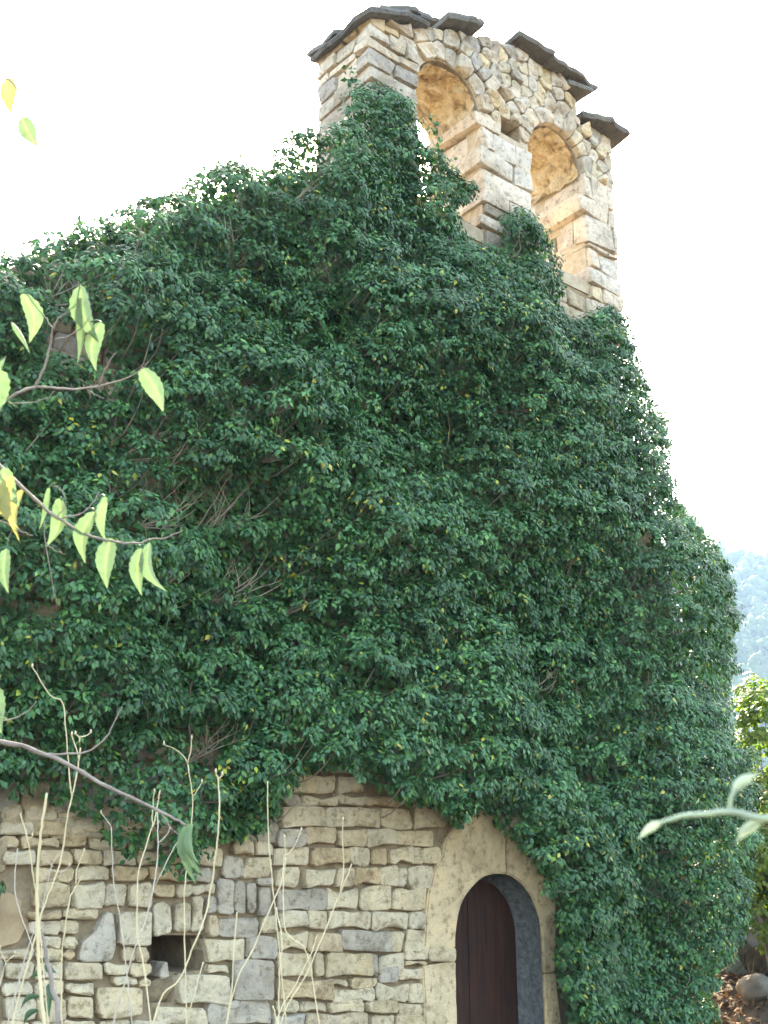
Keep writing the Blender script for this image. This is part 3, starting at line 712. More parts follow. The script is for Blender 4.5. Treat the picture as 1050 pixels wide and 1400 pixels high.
# woody stems: one to each clump, plus bare fans in the gaps
st = MB(); random.seed(12)
for i in range(0, len(C), 3):
    ppx, ppy = proj(C[i]);
    if ppy > 1060 and ppx < 830: continue
    c = Vector(C[i]); b = Vector((c.x+random.uniform(-.25, .25), random.uniform(-.12, -.03) if c.x < 3.3 else c.y+.3, c.z-random.uniform(.15, .55)))
    m = (b+c)/2+Vector((random.uniform(-.08, .08), -.06, -.08))
    st.add(*tube(smooth_path([b, m, c], 3, .01), list(np.linspace(.008, .003, 7)), 4, False))
for (x0, z0), (x1, z1) in (((1.3, -2.1), (1.0, 3.5)), ((1.8, -2.1), (2.2, 5.0)), ((2.5, -2.1), (2.9, 3.0)), ((1.15, .9), (-2.0, 3.4)), ((1.1, .8), (-3.5, 2.5)), ((.9, 2), (.5, 6.3)), ((-1, 2.2), (-1.0, 6.6)), ((-2.5, 1.6), (-4.5, 3.4)), ((-.4, 1.2), (-3, 4.4))):
    pts = [(x0+(x1-x0)*k/7+random.uniform(-.18, .18), random.uniform(-.09, -.04), z0+(z1-z0)*k/7+random.uniform(-.1, .1)) for k in range(8)]
    MB().add(*tube(smooth_path(pts, 4, .012), list(np.linspace(.035, .010, 29)), 6)).build('main_stem', M['twig'], ivy)
def fan(pt, s, nb, dirx):
    base = pt+Vector((-dirx*s*.6, .18, -s*.45))
    for _ in range(nb):
        e = pt+Vector((random.uniform(-.7, .7)*s+dirx*s*.3, random.uniform(-.12, .05), random.uniform(-.1, .65)*s)); m = (base+e)/2+Vector((random.uniform(-.1, .1)*s, -.05, random.uniform(-.25, .05)*s))
        pth = smooth_path([base, m, e], 4, .012*s); st.add(*tube(pth, list(np.linspace(.006, .002, 9)), 4, False))
        for _ in range(random.randint(1, 3)):
            k = random.randint(3, 7); q = pth[k]; e2 = q+Vector((random.uniform(-.3, .3)*s, random.uniform(-.1, .02), random.uniform(0, .4)*s))
            st.add(*tube([q, (q+e2)/2+Vector((.02, 0, -.03))*s, e2], [.0032, .0025, .0014], 4, False))
for gx, gy, s, nb, dx in ((330,700,.55,9,1),(215,600,.35,7,1),(395,605,.32,10,.6),(350,790,.5,8,1),(385,548,.25,8,.3),(250,690,.4,6,1),(330,560,.3,6,-.6),(180,660,.3,5,.5),(560,620,.25,4,1),(745,930,.22,4,1),(130,940,.4,6,.5),(290,1010,.4,5,.5),
                          (440,380,.3,5,1),(430,260,.3,5,1),(320,330,.3,5,-.5),(640,720,.25,4,1),(700,880,.25,4,-.5),(860,640,.3,5,1),(240,800,.35,5,1),(430,820,.3,5,1),(470,540,.25,4,1),(540,460,.25,4,-1),(600,480,.2,4,1),(95,390,.3,5,1),(225,300,.25,4,1)):
    fan(P(gx, gy, -.33), s, nb, dx)
tag(st.build('stems', M['twig'], ivy), kind='stuff')
ivy_n = len(C)
# sprays that stand off against the sky
def spray(pts, nl, s=.07):
    pth = smooth_path(pts, 5, .006); st2.add(*tube(pth, list(np.linspace(.006, .002, len(pth))), 4, False))
    return pth
st2 = MB(); pp_ = []
for pts in (((255,300),(270,260),(268,235)),((275,300),(290,250),(300,222)),((300,300),(315,250),(330,215)),((330,300),(332,250),(342,225)),((395,240),(392,205),(400,180)),((410,240),(420,200),(422,172)),((860,530),(872,505),(882,520)),
            ((880,590),(900,575),(911,568)),((480,150),(480,115),(478,92)),((885,620),(905,600),(915,618)),((150,330),(150,305),(105,300)),((105,340),(80,320),(38,332)),((590,190),(598,205),(605,222)),((575,150),(590,165),(596,190))):
    pth = spray([P(a, b, -.15) for a, b in pts], 0)
    for q in pth[4:]:
        for _ in range(4): pp_.append(q+Vector([random.gauss(0, .035) for _ in range(3)]))
pp_ = np.array(pp_); n = len(pp_); L = rng.uniform(.045, .075, n)
V, F = leaves(pp_, unit(np.array([0, -.6, .6])+rng.normal(size=(n, 3))*.6), np.array([0, 0, -.8])+rng.normal(size=(n, 3))*.6, L, L*.65)
o = link('spray_foliage', mesh_np('spray_foliage', V, F, np.repeat(ivy_tint(n, 0), 5, 0)), M['ivy'], ivy, False); tag(o, kind='stuff')
tag(st2.build('spray_stems', M['twig'], ivy), kind='stuff')
# --------------------------------------------------------------- leafy bushes beside the chapel, in the sun
def bush(name, cpos, size, ncl, label, tint, seed, lm='bramble', lmin=.05, lmax=.09, dens=1100):
    global rng
    rng = np.random.default_rng(seed); e = empty(name, cpos); tag(e, label, 'bush')
    u = unit(rng.normal(size=(ncl, 3))); u[:, 2] = np.abs(u[:, 2]); rr = rng.uniform(.45, 1, ncl)**.6
    Cc = np.array(cpos)+np.array([0, 0, .25*size[2]])+u*rr[:, None]*np.array([size[0], size[1], size[2]*.75]); Rr = rng.uniform(.14, .30, ncl)
    p, nr, tp, L, ci = clump_leaves(Cc, Rr, dens, unit(u+np.array([0, 0, .2])), .75, lmin, lmax); n = len(p)
    h = rng.random(n)[:, None]; t = np.array(tint[0])*(1-h)+np.array(tint[1])*h; t *= np.exp(rng.normal(size=n)*.2)[:, None]
    V, F = leaves(p, nr, tp, L, L*rng.uniform(.6, .85, n)); o = link('foliage', mesh_np('foliage', V, F, np.repeat(t, 5, 0)), M[lm], e, False); tag(o, kind='stuff')
    s = MB(); random.seed(seed)
    for i in range(0, ncl, 3):
        b = Vector(cpos)+Vector((random.uniform(-.2, .2), random.uniform(-.2, .2), -.1)); c = Vector(Cc[i])
        s.add(*tube(smooth_path([b, (b+c)/2+Vector((0, 0, .2)), c], 3), list(np.linspace(.014, .004, 7)), 5, False))
    tag(s.build('stems', M['twig'], e), kind='stuff'); return e
def gz(x, y): return ground_z(x, y)
def at_right(px, py, dist): q = Q(px, py, dist); return q
q = Q(1062, 1150, 13.6); bush('bramble_bush', (q.x, q.y, gz(q.x, q.y)), (.75, .7, 1.9), 90, 'sunlit yellow-green bramble bush at the ivy-covered corner of the chapel', ((.13, .19, .04), (.22, .25, .06)), 5)
q = Q(1130, 1060, 16.5); bush('tall_bramble_bush', (q.x, q.y, gz(q.x, q.y)), (1.3, 1.2, 3.0), 120, 'taller sunlit shrub rising behind the bramble bush and the chapel corner', ((.07, .12, .03), (.15, .18, .04)), 6)
q = Q(1050, 1040, 14.6); bush('leaning_shrub', (q.x, q.y, gz(q.x, q.y)), (.62, .62, 3.5), 95, 'bright leafy shrub leaning against the ivy near the chapel corner', ((.10, .17, .04), (.20, .24, .05)), 8)
rng = np.random.default_rng(5)
# --------------------------------------------------------------- ruined wall, rocks and litter on the right
rw = empty('ruined_wall', (Q(1085, 1200, 16).x, Q(1085, 1200, 16).y, -1.6)); tag(rw, 'low tumbled dry-stone wall of brown stones beyond the brambles', 'wall')
random.seed(31); b0 = Q(1022, 1300, 15.7); z = gz(b0.x, b0.y)-.2
while z < 1.2:
    h = random.uniform(.16, .28); x = -1.4
    while x < 4.6:
        w = random.uniform(.25, .55)
        if (z < .3 or x > .5) and not (z > 1.0 and random.random() < .3):
            put_stone('stone', block(b0.x+x, b0.x+x+w-.02, b0.y-.25+random.uniform(-.05, .05), b0.y+.25, z, z+h-.015, .03, .1, .03), M['rock'], rw)
        x += w
    z += h
def rock(px, py, dist, r, label):
    q = Q(px, py, dist); z0 = gz(q.x, q.y); bm = bmesh.new(); bmesh.ops.create_icosphere(bm, subdivisions=3, radius=1)
    o_ = Vector((random.random()*90, 0, 0))
    for v in bm.verts:
        k = 1+.30*noise.noise(v.co*1.2+o_)+.12*noise.noise(v.co*3.5+o_); v.co = Vector((v.co.x*r[0], v.co.y*r[1], v.co.z*r[2]))*k
    me = bpy.data.meshes.new('rock'); bm.to_mesh(me); bm.free(); o = link('rock', me, M['rock']); o.location = (q.x, q.y, z0+r[2]*.45); tag(o, label, 'rock', 'rocks on the bank below the ivy')
rock(978, 1345, 13.6, (.34, .3, .22), 'large flat brown rock half under the ivy at the bank')
rock(1040, 1385, 12.6, (.2, .2, .13), 'small pale rounded rock lying on the leafy bank')
rock(975, 1400, 12.3, (.24, .2, .12), 'low brown rock at the foot of the ivy beside leaf litter')
rock(1012, 1330, 14.6, (.3, .28, .2), 'grey-brown rock farther up the bank below the brambles')
rock(1048, 1345, 14.4, (.28, .24, .2), 'brown rock on the bank in front of the ruined wall')
n = 14000; lx = rng.uniform(2.3, 8.0, n); ly = rng.uniform(-3, 3.5, n); lzz = np.array([ground_z(a, b) for a, b in zip(lx, ly)])+rng.uniform(.01, .05, n)
nr = unit(np.array([0, 0, 1.])+rng.normal(size=(n, 3))*.45); L = rng.uniform(.05, .11, n); h = rng.random(n)[:, None]
V, F = leaves(np.stack([lx, ly, lzz], 1), nr, rng.normal(size=(n, 3)), L, L*.6)
tag(link('leaf_litter', mesh_np('leaf_litter', V, F, np.repeat(np.array([.06, .033, .018])*(1-h)+np.array([.20, .115, .06])*h, 5, 0)), M['litter'], None, False), 'dry brown leaf litter scattered over the bank', 'leaf litter', kind='stuff')
n = 9000; lx = rng.uniform(-11, 9, n); ly = rng.uniform(-10, 6, n); k = ~((ly > -.3) & (lx > -7.5) & (lx < 3.8)); lx, ly = lx[k], ly[k]; n = len(lx)
lzz = np.array([ground_z(a, b) for a, b in zip(lx, ly)]); L = rng.uniform(.08, .3, n); tp = np.array([0, 0, 1.])+rng.normal(size=(n, 3))*.35
V, F = leaves(np.stack([lx, ly, lzz-.01], 1), unit(rng.normal(size=(n, 3))*np.array([1, 1, .2])), tp, L, L*.05+.004, .1, .3)
h = rng.random(n)[:, None]; tag(link('grass', mesh_np('grass', V, F, np.repeat(np.array([.07, .10, .03])*(1-h)+np.array([.25, .21, .10])*h, 5, 0)), M['litter'], None, False), 'sparse green and straw grass around the chapel', 'grass', kind='stuff')
# --------------------------------------------------------------- foreground: young tree with serrated leaves
def leaf_shape(base, tip, width, curl, side, roll=0, fold=.35, name='leaf', mat=None, parent=None, nseg=15):
    """serrated drooping leaf from base to tip; curl bends it along 'side'"""
    base, tip = Vector(base), Vector(tip); ax = tip-base; L = ax.length; t = ax.normalized()
    view = (Vector(CAM)-base).normalized(); b = t.cross(view).normalized(); nrm = b.cross(t).normalized()
    c, s = math.cos(roll), math.sin(roll); b, nrm = b*c+nrm*s, nrm*c-b*s
    V = []; F = []
    for i in range(nseg+1):
        u = i/nseg; ww = width*L*(math.sin(math.pi*u**.68)**.85*(1-.35*max(0, u-.55)/.45)+.0)*.5*(1 if u < 1 else 0)
        cu = curl*L*math.sin(math.pi*u)*.5; mid_ = base+ax*u+side_vec(b, nrm, side)*cu
        ser = (1.0 if i % 2 else .90)
        for k, f in ((-1, 1), (-.5, .8), (0, 0), (.5, .8), (1, 1)):
            V.append(mid_+b*k*ww*(ser if abs(k) == 1 else .93)-nrm*abs(k)*ww*fold-t*(0.02*L if abs(k) == 1 and i % 2 else 0))
    for i in range(nseg):
        for k in range(4): F.append((i*5+k, i*5+k+1, (i+1)*5+k+1, (i+1)*5+k))
    me = mesh(name, V, F); at_ = me.attributes.new('vein', 'FLOAT', 'POINT')
    at_.data.foreach_set('value', [1.0 if i % 5 == 2 else (.28 if (i//5) % 3 == 0 else 0.0) for i in range(len(V))])
    o = link(name, me, mat, parent); return o
def side_vec(b, n, s): return (b*math.cos(s)+n*math.sin(s))
D1, D2, D3 = 1.9, 1.85, 2.1
tb = Q(-330, 1250, 2.35); tree = empty('young_tree', (tb.x, tb.y, gz(tb.x, tb.y)-.02))
tag(tree, 'young tree reaching thin twigs with drooping toothed leaves in front of the ivy', 'tree')
tp_ = [Vector((tb.x, tb.y, gz(tb.x, tb.y)-.1)), Q(-320, 1250, 2.35), Q(-290, 900, 2.25), Q(-270, 600, 2.15), Q(-230, 250, 2.15), Q(-160, 20, 2.2)]
pth = smooth_path(tp_, 5, .004); V, F = tube(pth, list(np.linspace(.035, .010, len(pth))), 8); link('trunk', mesh('trunk', V, F), M['bark'], tree)
def branch(pts, r0, r1, parent, d=None, per=4, name='branch'):
    q = [Q(a[0], a[1], a[2] if len(a) > 2 else d) for a in pts]; pth = smooth_path(q, per, .0012)
    rd = [.62*r*(1+.12*math.sin(i*2.3)) for i, r in enumerate(np.linspace(r0, r1, len(pth)))]
    V, F = tube(pth, rd, 6); return link(name, mesh(name, V, F), M['bark'], parent)
def fl(parent, p0, p1, d, w=.42, curl=.2, side=0., roll=0., fold=.35, mat='fleaf', d1=None, pet=None):
    w = w*.98; curl *= 1.5; fold = fold*1.2; roll *= .9; p1 = (p1[0]+(p1[0]-p0[0])*.06, p1[1]+(p1[1]-p0[1])*.06)
    if pet:
        V, F = tube(smooth_path([Q(*pet, d), (Q(*pet, d)+Q(*p0, d))/2+Vector((0, 0, .003)), Q(*p0, d)], 3), [.0013]*7, 5); link('petiole', mesh('petiole', V, F), M['fleaf'], parent)
    return leaf_shape(Q(*p0, d), Q(*p1, d1 or d), w, curl, side, roll, fold, 'leaf', M[mat], parent)
bA = branch([(-285,700,2.2),(-150,620,2.05),(-40,573,D1),(0,553,D1),(30,535,D1),(50,529,D1)], .0055, .004, tree)
branch([(50,529),(90,532),(125,530),(165,520),(190,507),(203,495)], .0036, .0013, bA, D1, name='twig')
branch([(48,530),(60,505),(68,475),(73,450),(80,436),(95,425),(108,412)], .0034, .0015, bA, D1, name='twig')
branch([(73,452),(60,432),(45,412),(36,402)], .002, .0011, bA, D1, name='twig')
branch([(74,465),(92,460),(110,450),(122,435)], .002, .0012, bA, D1, name='twig')
branch([(135,527),(146,500),(158,482)], .0018, .001, bA, D1, name='twig')
branch([(10,551),(40,551),(62,545),(75,535)], .0018, .001, bA, D1, name='twig')
branch([(120,533),(130,540),(142,545)], .0012, .0008, bA, D1, name='twig')
fl(bA, (194,503), (222,561), D1, .44, .1, 3.14, .35, .3)
fl(bA, (110,390), (134,464), D1, .42, .14, 0, .5, .35, pet=(106,412)); fl(bA, (112,408), (106,494), D1, .26, .18, 3.14, 1.1, .5, pet=(106,412)); fl(bA, (138,440), (132,505), D1, .38, .2, 0, -.4, .35, pet=(124,440))
fl(bA, (31,401), (39,467), D1, .40, .22, 3.14, -.3, .3, pet=(36,402)); fl(bA, (16,440), (40,482), D1, .22, .1, 3.14, .9, .4)
fl(bA, (8,488), (24,554), D1, .24, .45, 0, .6, .4, pet=(-8,500)); fl(bA, (0,505), (-6,575), D1-.05, .62, .1, 0, .2, .3, pet=(-14,512))
fl(bA, (-6,500), (-22,560), D1, .4, .2, 3.14)
bB = branch([(-275,760,2.2),(-140,640,2.0),(-40,610,D2),(0,637,D2),(40,675,D2),(75,706,D2),(125,733,D2),(165,742,D2)], .0062, .0028, tree)
branch([(165,742),(190,742),(205,738),(225,735),(250,725)], .0026, .0011, bB, D2, name='twig')
branch([(85,708),(110,702),(125,690),(136,672)], .002, .0012, bB, D2, name='twig')
branch([(80,706),(90,690),(82,668),(70,664)], .0014, .001, bB, D2, name='twig')
branch([(60,712),(62,740),(70,790),(78,830)], .0016, .0009, bB, D2, name='twig')
branch([(62,742),(75,752),(90,758)], .0012, .0008, bB, D2, name='twig')
branch([(-60,690),(0,712),(25,725),(45,732)], .0022, .0011, bB, D2, name='twig'); branch([(18,722),(12,735),(10,748)], .0012, .0009, bB, D2, name='twig')
fl(bB, (82,681), (64,745), D2, .34, .16, 3.14, .4, .35, pet=(84,684)); fl(bB, (68,666), (54,722), D2, .24, .14, 3.14, 1.0, .4, pet=(74,662))
fl(bB, (130,699), (118,768), D2, .34, .22, 0, .35, .35, pet=(122,696)); fl(bB, (143,678), (146,740), D2, .30, .25, 0, -.7, .4, pet=(134,680))
fl(bB, (152,735), (147,802), D2, .40, .1, 0, .2, .3, pet=(152,728)); fl(bB, (193,749), (194,812), D2, .34, .12, 0, .2, .3, pet=(187,746)); fl(bB, (205,741), (228,806), D2, .30, .30, 0, .6, .4, pet=(203,738))
fl(bB, (9,750), (12,809), D2, .34, .12, 0, .3, .3); fl(bB, (16,650), (26,720), D2-.06, .34, .3, 0, .2, .4, 'yleaf'); fl(bB, (33,668), (28,738), D2, .26, .25, 0, .8, .4, 'yleaf'); fl(bB, (4,640), (26,690), D2-.03, .5, .2, 0, -.5, .4)
bC = branch([(-310,1020,2.3),(-120,1000,2.2),(0,1014,D3),(50,1027,D3),(100,1048,D3),(150,1078,D3),(205,1102,D3),(240,1120,D3),(255,1128,D3)], .0085, .0032, tree)
branch([(65,1031),(100,1031),(125,1025),(145,1008),(158,985),(167,966)], .003, .0014, bC, D3, name='twig')
branch([(218,1108),(232,1130),(248,1145),(262,1165)], .002, .001, bC, D3, name='twig'); branch([(195,1097),(208,1105),(218,1108)], .002, .001, bC, D3, name='twig')
branch([(-30,988),(0,985),(20,982),(38,972),(50,958)], .0026, .001, bC, D3, name='twig')
fl(bC, (258,1125), (276,1192), D3, .34, .25, 0, .3, .3, pet=(254,1127)); fl(bC, (255,1130), (268,1206), D3, .24, .2, 0, -.6, .4); fl(bC, (264,1126), (273,1180), D3, .3, .3, 0, .9, .4)
fl(bC, (2,922), (18,985), D3-.2, .24, .5, 0, .7, .3); fl(bC, (-12,935), (2,1000), D3-.2, .6, .1, 0, .2, .3, pet=(-20,930))
bD = branch([(-240,330,2.15),(-120,180,2.0),(-40,110,1.75),(10,108,1.7),(40,150,1.7)], .005, .0015, tree)
fl(bD, (16,106), (16,156), 1.7, .5, .1, 0, .4, .3, 'yleaf'); fl(bD, (30,160), (52,200), 1.7, .62, .1, 0, -.3, .2, pet=(40,150))
# --------------------------------------------------------------- pale shoot close to the lens on the right
sh = empty('climbing_shoot', (Q(1330, 1500, 1.2).x, Q(1330, 1500, 1.2).y, gz(Q(1330, 1500, 1.2).x, Q(1330, 1500, 1.2).y)))
tag(sh, 'pale green climbing shoot with folded young leaves poking in before the bramble bush', 'shoot')
b_ = Vector((sh.location.x, sh.location.y, sh.location.z-.05)); DS = .62
def shoot(pts, r0, r1, name='stem'):
    q = [p if isinstance(p, Vector) else Q(*p, DS) for p in pts]; pth = smooth_path(q, 5, .0002); V, F = tube(pth, list(np.linspace(r0, r1, len(pth))), 8); return link(name, mesh(name, V, F), M['shoot'], sh)
shoot([b_, Vector((b_.x, b_.y, -.5)), (1160,1180), (1080,1128), (1035,1118), (1000,1110), (960,1113), (935,1115), (915,1121), (900,1126)], .0027, .0009)
shoot([(1030,1117), (1008,1112), (998,1103), (1000,1090), (1005,1078)], .0013, .0009, 'side_stem')
def sl(p0, p1, w, curl, side, roll): leaf_shape(Q(*p0, DS), Q(*p1, DS), w, curl, side, roll, .5, 'leaf', M['shoot'], sh)
sl((905,1124), (872,1148), .30, .12, 0, .3); sl((1002,1082), (1038,1057), .36, .25, 3.14, .3); sl((1004,1082), (1032,1067), .36, .1, 3.14, -.6)
sl((1042,1122), (1006,1152), .36, .1, 0, .4); sl((1040,1124), (1006,1138), .3, .15, 0, -.5); sl((1055,1125), (1075,1140), .5, .1, 0, 0.2); sl((925,1117), (908,1121), .35, .2, 3.14, .2)
# --------------------------------------------------------------- dry stalks
G = 'dry stalks standing before the chapel wall'
def stalk(pts, d, w0, w1, label, forks=(), mat='straw'):
    q = [Q(*p, d) for p in pts]; base = q[0]; zb = gz(base.x, base.y); dv = base-q[1]; sc = min((base.z-zb)/max(.02, -dv.z), .32/max(.001, math.hypot(dv.x, dv.y))); root = Vector((base.x+dv.x*sc, base.y+dv.y*sc, zb-.03))
    e = empty('dry_stalk', root); tag(e, label, 'stalk', G)
    pth = smooth_path([root]+[root.lerp(base, k_) for k_ in (.25, .5, .75, .9)]+q, 5, .0010); m = len(pth)
    V, F = tube(pth, [(w0+(w1-w0)*i/m)*.5*(1+.22*(i % 6 == 0))*d/FPX/2 for i in range(m)], 6); link('stem', mesh('stem', V, F), M[mat], e)
    for f in forks:
        qq = [Q(*p, d) for p in f]; pth = smooth_path(qq, 4, .001); V, F = tube(pth, list(np.linspace(w1*.55, w1*.35, len(pth))*d/FPX/2), 5); link('side_stem', mesh('side_stem', V, F), M[mat], e)
        V, F = tube([qq[-1], qq[-1]+Vector((0, 0, .008))], [w1*.5*d/FPX, w1*.22*d/FPX], 5); link('bud_tip', mesh('bud_tip', V, F), M[mat], e)
stalk([(152,1400),(135,1330),(125,1260),(128,1200),(128,1180),(140,1120),(150,1085)][0:1]+[(60,1380)] if 0 else [(60,1400),(54,1330),(51,1250),(52,1180),(57,1130),(64,1084)], 2.4, 11, 6, 'thickest straight cream stalk, cut off blunt at its top')
stalk([(16,1400),(40,1310),(62,1235),(82,1180),(92,1120),(98,1090),(106,1055),(110,1022)], 2.7, 4, 3.4, 'tall pale stalk forking high into two long arms over the ivy', [[(98,1092),(93,1040),(90,1000),(85,960),(68,950),(44,912)],[(108,1040),(104,1022),(98,1005)],[(109,1015),(108,1007),(103,1004)],[(109,1008),(118,1006),(124,1002)]])
stalk([(84,1400),(84,1330),(86,1290),(94,1235),(104,1212),(113,1198)], 2.6, 4.2, 3, 'slim cream stalk with a short fork and bud at its tip', [[(104,1210),(105,1190),(115,1165)]])
stalk([(30,1330),(45,1300),(28,1250),(20,1210),(24,1160)], 2.9, 3.2, 2.4, 'thin crooked stalk bending left of the thick cream one', mat='straw_grey')
stalk([(52,1250),(46,1200),(38,1150),(28,1112)], 2.42, 3.2, 2.6, 'short curved side stalk crossing the thick cream stalk', [[(38,1150),(40,1146),(44,1144)]])
stalk([(40,1290),(55,1255),(68,1195),(72,1180),(82,1165)], 2.8, 2.6, 2, 'thin grey stalk with a spray of fine tips', [[(72,1185),(66,1178),(60,1170)],[(82,1195),(88,1190),(95,1185)]], mat='straw_grey')
stalk([(196,1318),(188,1280),(188,1230),(190,1190),(205,1140),(213,1115),(219,1080)], 2.6, 4, 2.6, 'bowed cream stalk standing left of the wall hole', [[(208,1135),(209,1100),(211,1083)]])
stalk([(155,1400),(180,1310),(200,1255),(212,1200),(216,1155),(215,1110)], 2.8, 4, 3, 'leaning grey-cream stalk with a forked thin top by the wall hole', [[(212,1210),(235,1165),(252,1135)],[(217,1152),(226,1144),(232,1134)]], mat='straw_grey')
stalk([(165,1260),(160,1235),(155,1200),(152,1130)], 3.0, 3, 2.4, 'short dull stalk with a hooked tip hanging over bare wall', [[(152,1130),(145,1120),(138,1112)]], mat='straw_grey')
stalk([(255,1400),(253,1300),(252,1220),(258,1170),(262,1130),(263,1090),(257,1045)], 2.6, 3.6, 2.6, 'upright stalk in front of the wall hole with branched top', [[(257,1043),(245,1028),(224,1018)],[(257,1043),(261,1025),(262,1010)],[(264,1088),(270,1080),(276,1070)]])
stalk([(218,1370),(245,1340),(262,1300),(280,1255),(290,1205),(297,1150),(300,1100),(298,1062)], 2.5, 4.6, 4, 'strongly curved cream stalk sweeping up past the wall hole', [[(299,1066),(296,1059),(295,1056)],[(299,1066),(302,1062),(304,1060)]])
stalk([(256,1395),(268,1350),(278,1315)], 2.6, 3, 2.4, 'short thin pointed stalk leaning right below the wall hole')
stalk([(310,1400),(317,1350),(320,1300),(324,1247)], 2.7, 4, 3, 'single straight unbranched stalk right of the wall hole')
stalk([(322,1345),(345,1300),(368,1245),(385,1205),(389,1170)], 2.7, 4, 3, 'slanting stalk crossing the wall with an upturned side twig', [[(389,1172),(400,1160),(412,1136)],[(390,1172),(390,1160),(389,1146)]])
stalk([(381,1385),(382,1330),(386,1290),(378,1240)], 2.5, 4.4, 3, 'stout broken straw stalk with a bare stump at the top')
stalk([(420,1305),(398,1283),(388,1260),(388,1200),(391,1172)], 2.6, 3.2, 2.6, 'stalk with a bent foot curling down to the right')
stalk([(372,1200),(369,1170),(366,1120),(366,1068)], 2.9, 3.4, 2.6, 'plain stalk rising against the ivy edge')
stalk([(388,1388),(420,1330),(445,1270),(468,1215),(481,1181)], 2.6, 4, 2.8, 'long stalk leaning right over the pale coursed stones', [[(465,1222),(470,1190),(468,1150),(469,1122)]])
stalk([(376,1400),(405,1345),(425,1305),(434,1279)], 2.65, 3.4, 2.4, 'shorter straw stalk leaning parallel to the long one')
stalk([(385,1420),(378,1395),(373,1375)], 2.3, 4, 3, 'pale broken stub of a stalk at the foot of the wall')
stalk([(0,1345),(4,1330),(8,1315)], 2.7, 2.6, 2.2, 'small forked twiglet of straw near the young tree', [[(8,1315),(3,1305),(0,1298)],[(8,1315),(14,1310),(20,1305)]])
# dark seedling at the lower left
q0 = Q(80, 1400, 2.5); zb = gz(q0.x, q0.y); sdl = empty('seedling', (q0.x, q0.y, zb)); tag(sdl, 'spindly grey-stemmed seedling with a few dark green leaves beside the thick cream stalk', 'seedling')
pth = smooth_path([Vector((q0.x, q0.y, zb-.03)), Vector((q0.x, q0.y, zb*.6+q0.z*.4)), Vector((q0.x, q0.y, zb*.15+q0.z*.85)), Q(80, 1400, 2.5), Q(70, 1345, 2.5), Q(62, 1300, 2.5), Q(56, 1270, 2.5)], 5, .002); V, F = tube(pth, list(np.linspace(.008, .003, len(pth))), 6); link('stem', mesh('stem', V, F), M['bark'], sdl)
for a, b, w, c in (((62,1318),(78,1330),.5,.2),((60,1330),(42,1338),.5,.3),((66,1345),(76,1370),.4,.2),((55,1362),(28,1380),.3,.5),((52,1380),(32,1402),.36,.4),((68,1362),(68,1392),.4,.2),((60,1310),(50,1322),.5,.2)):
    leaf_shape(Q(*a, 2.5), Q(*b, 2.5), w, c, 0, .3, .3, 'leaf', M['dkleaf'], sdl)
# --------------------------------------------------------------- far hillside wood
def tree_mesh(kind, seed, sub=2, nb=16):
    r = random.Random(seed); bm = bmesh.new()
    for i in range(nb):
        if kind == 'pine':
            h = i/nb; rad = (1-h)*1.9+.35; a = r.random()*6.28; c = Vector((math.cos(a)*rad*.55, math.sin(a)*rad*.55, 1.6+h*6.6)); s = .6+(1-h)*1.0
        else:
            u = Vector((r.gauss(0, 1), r.gauss(0, 1), r.gauss(0, 1))).normalized()*r.uniform(.4, 1); c = Vector((u.x*2.0, u.y*2.0, 3.9+u.z*1.8)); s = r.uniform(.8, 1.4)
        ret = bmesh.ops.create_icosphere(bm, subdivisions=sub, radius=s)
        for v in ret['verts']:
            v.co *= 1+.42*noise.noise(v.co*2.6+Vector((seed, i, 0)))+.25*noise.noise(v.co*6+Vector((seed, i, 5))); v.co += c
    me = bpy.data.meshes.new('crown'); bm.to_mesh(me); bm.free(); return me
tkinds = []
for i, (k, m) in enumerate((('pine', 'hilltree_dark'), ('oak', 'hilltree'), ('oak', 'hilltree_dark'), ('pine', 'hilltree'))):
    cm_ = tree_mesh(k, i*7+3); cm_.materials.append(M[m]); cm_.polygons.foreach_set('use_smooth', [True]*len(cm_.polygons))
    V, F = tube([(0, 0, -1), (.1, 0, 2), (0, .1, 4.5)], [.28, .2, .08], 6); tm = mesh('trunk', V, F); tm.materials.append(M['bark']); tkinds.append((cm_, tm, k))
random.seed(77); cnt = 0
LB = {'pine': ('hazy pointed pine on the wooded hillside beyond the chapel corner', 'pine tree'), 'oak': ('hazy round-crowned tree on the wooded hillside beyond the chapel corner', 'tree')}
tri = 0
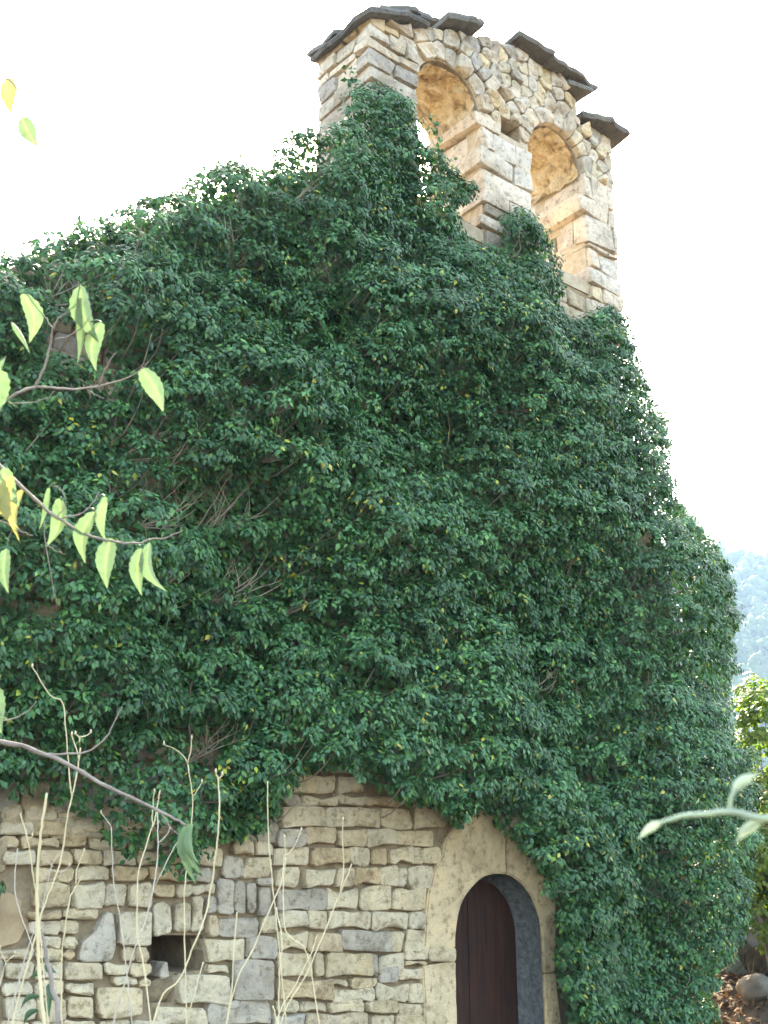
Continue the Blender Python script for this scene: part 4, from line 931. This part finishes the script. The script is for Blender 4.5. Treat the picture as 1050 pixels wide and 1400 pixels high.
while cnt < 420:
    a = AZ+random.uniform(.235, .40); r = 160+320*random.random()**.8
    x, y = CAM[0]+r*math.sin(a), CAM[1]+r*math.cos(a); z = hill_z(a, r); c_, t_, k = random.choice(tkinds); s = random.uniform(.75, 1.35)
    e = empty('pine_tree' if k == 'pine' else 'broadleaf_tree', (x, y, z)); e.scale = (s, s, s*random.uniform(.85, 1.15)); e.rotation_euler = (0, 0, random.random()*6.28)
    tag(e, *LB[k], 'pines on the far hillside' if k == 'pine' else 'round trees on the far hillside')
    for nm, me in (('crown', c_), ('trunk', t_)):
        o = bpy.data.objects.new(nm, me); COL.objects.link(o); o.parent = e
    cnt += 1
low = tree_mesh('oak', 99, 1, 7); lvv = np.array([v.co[:] for v in low.vertices]); lff = np.array([p.vertices[:] for p in low.polygons]); VV = []; FF = []; off = 0
for _ in range(2600):
    a = random.uniform(.2, 1.95)
    if AZ+.23 < a < AZ+.405: continue
    r = random.uniform(160, 500); z = hill_z(a, r)
    s = random.uniform(.8, 1.4); c, s_ = math.cos(_), math.sin(_); R_ = np.array([[c, -s_, 0], [s_, c, 0], [0, 0, 1]])
    VV.append(lvv@R_.T*s+np.array([CAM[0]+r*math.sin(a), CAM[1]+r*math.cos(a), z])); FF.append(lff+off); off += len(lvv)
tag(link('distant_wood', mesh_np('distant_wood', np.concatenate(VV), np.concatenate(FF)), M['hilltree'], None), 'distant wood covering the rest of the hillside', 'wood', kind='stuff')
# --------------------------------------------------------------- haze
V, F = boxvf(-420, 760, -420, 760, -32, 150); me = mesh('haze', V, F); fix_normals(me)
hm = bpy.data.materials.new('haze'); hm.use_nodes = True; t = hm.node_tree; t.nodes.remove(t.nodes['Principled BSDF'])
pv = t.nodes.new('ShaderNodeVolumePrincipled'); pv.inputs['Color'].default_value = (.50, .74, 1, 1); pv.inputs['Density'].default_value = .00065; pv.inputs['Anisotropy'].default_value = .0
t.links.new(pv.outputs[0], t.nodes['Material Output'].inputs['Volume'])
tag(link('haze', me, hm, None, False), 'pale bluish haze filling the valley air', 'haze', kind='stuff')
print('clumps', ivy_n, 'leaves', len(fol.data.vertices)//5, 'objects', len(bpy.data.objects))
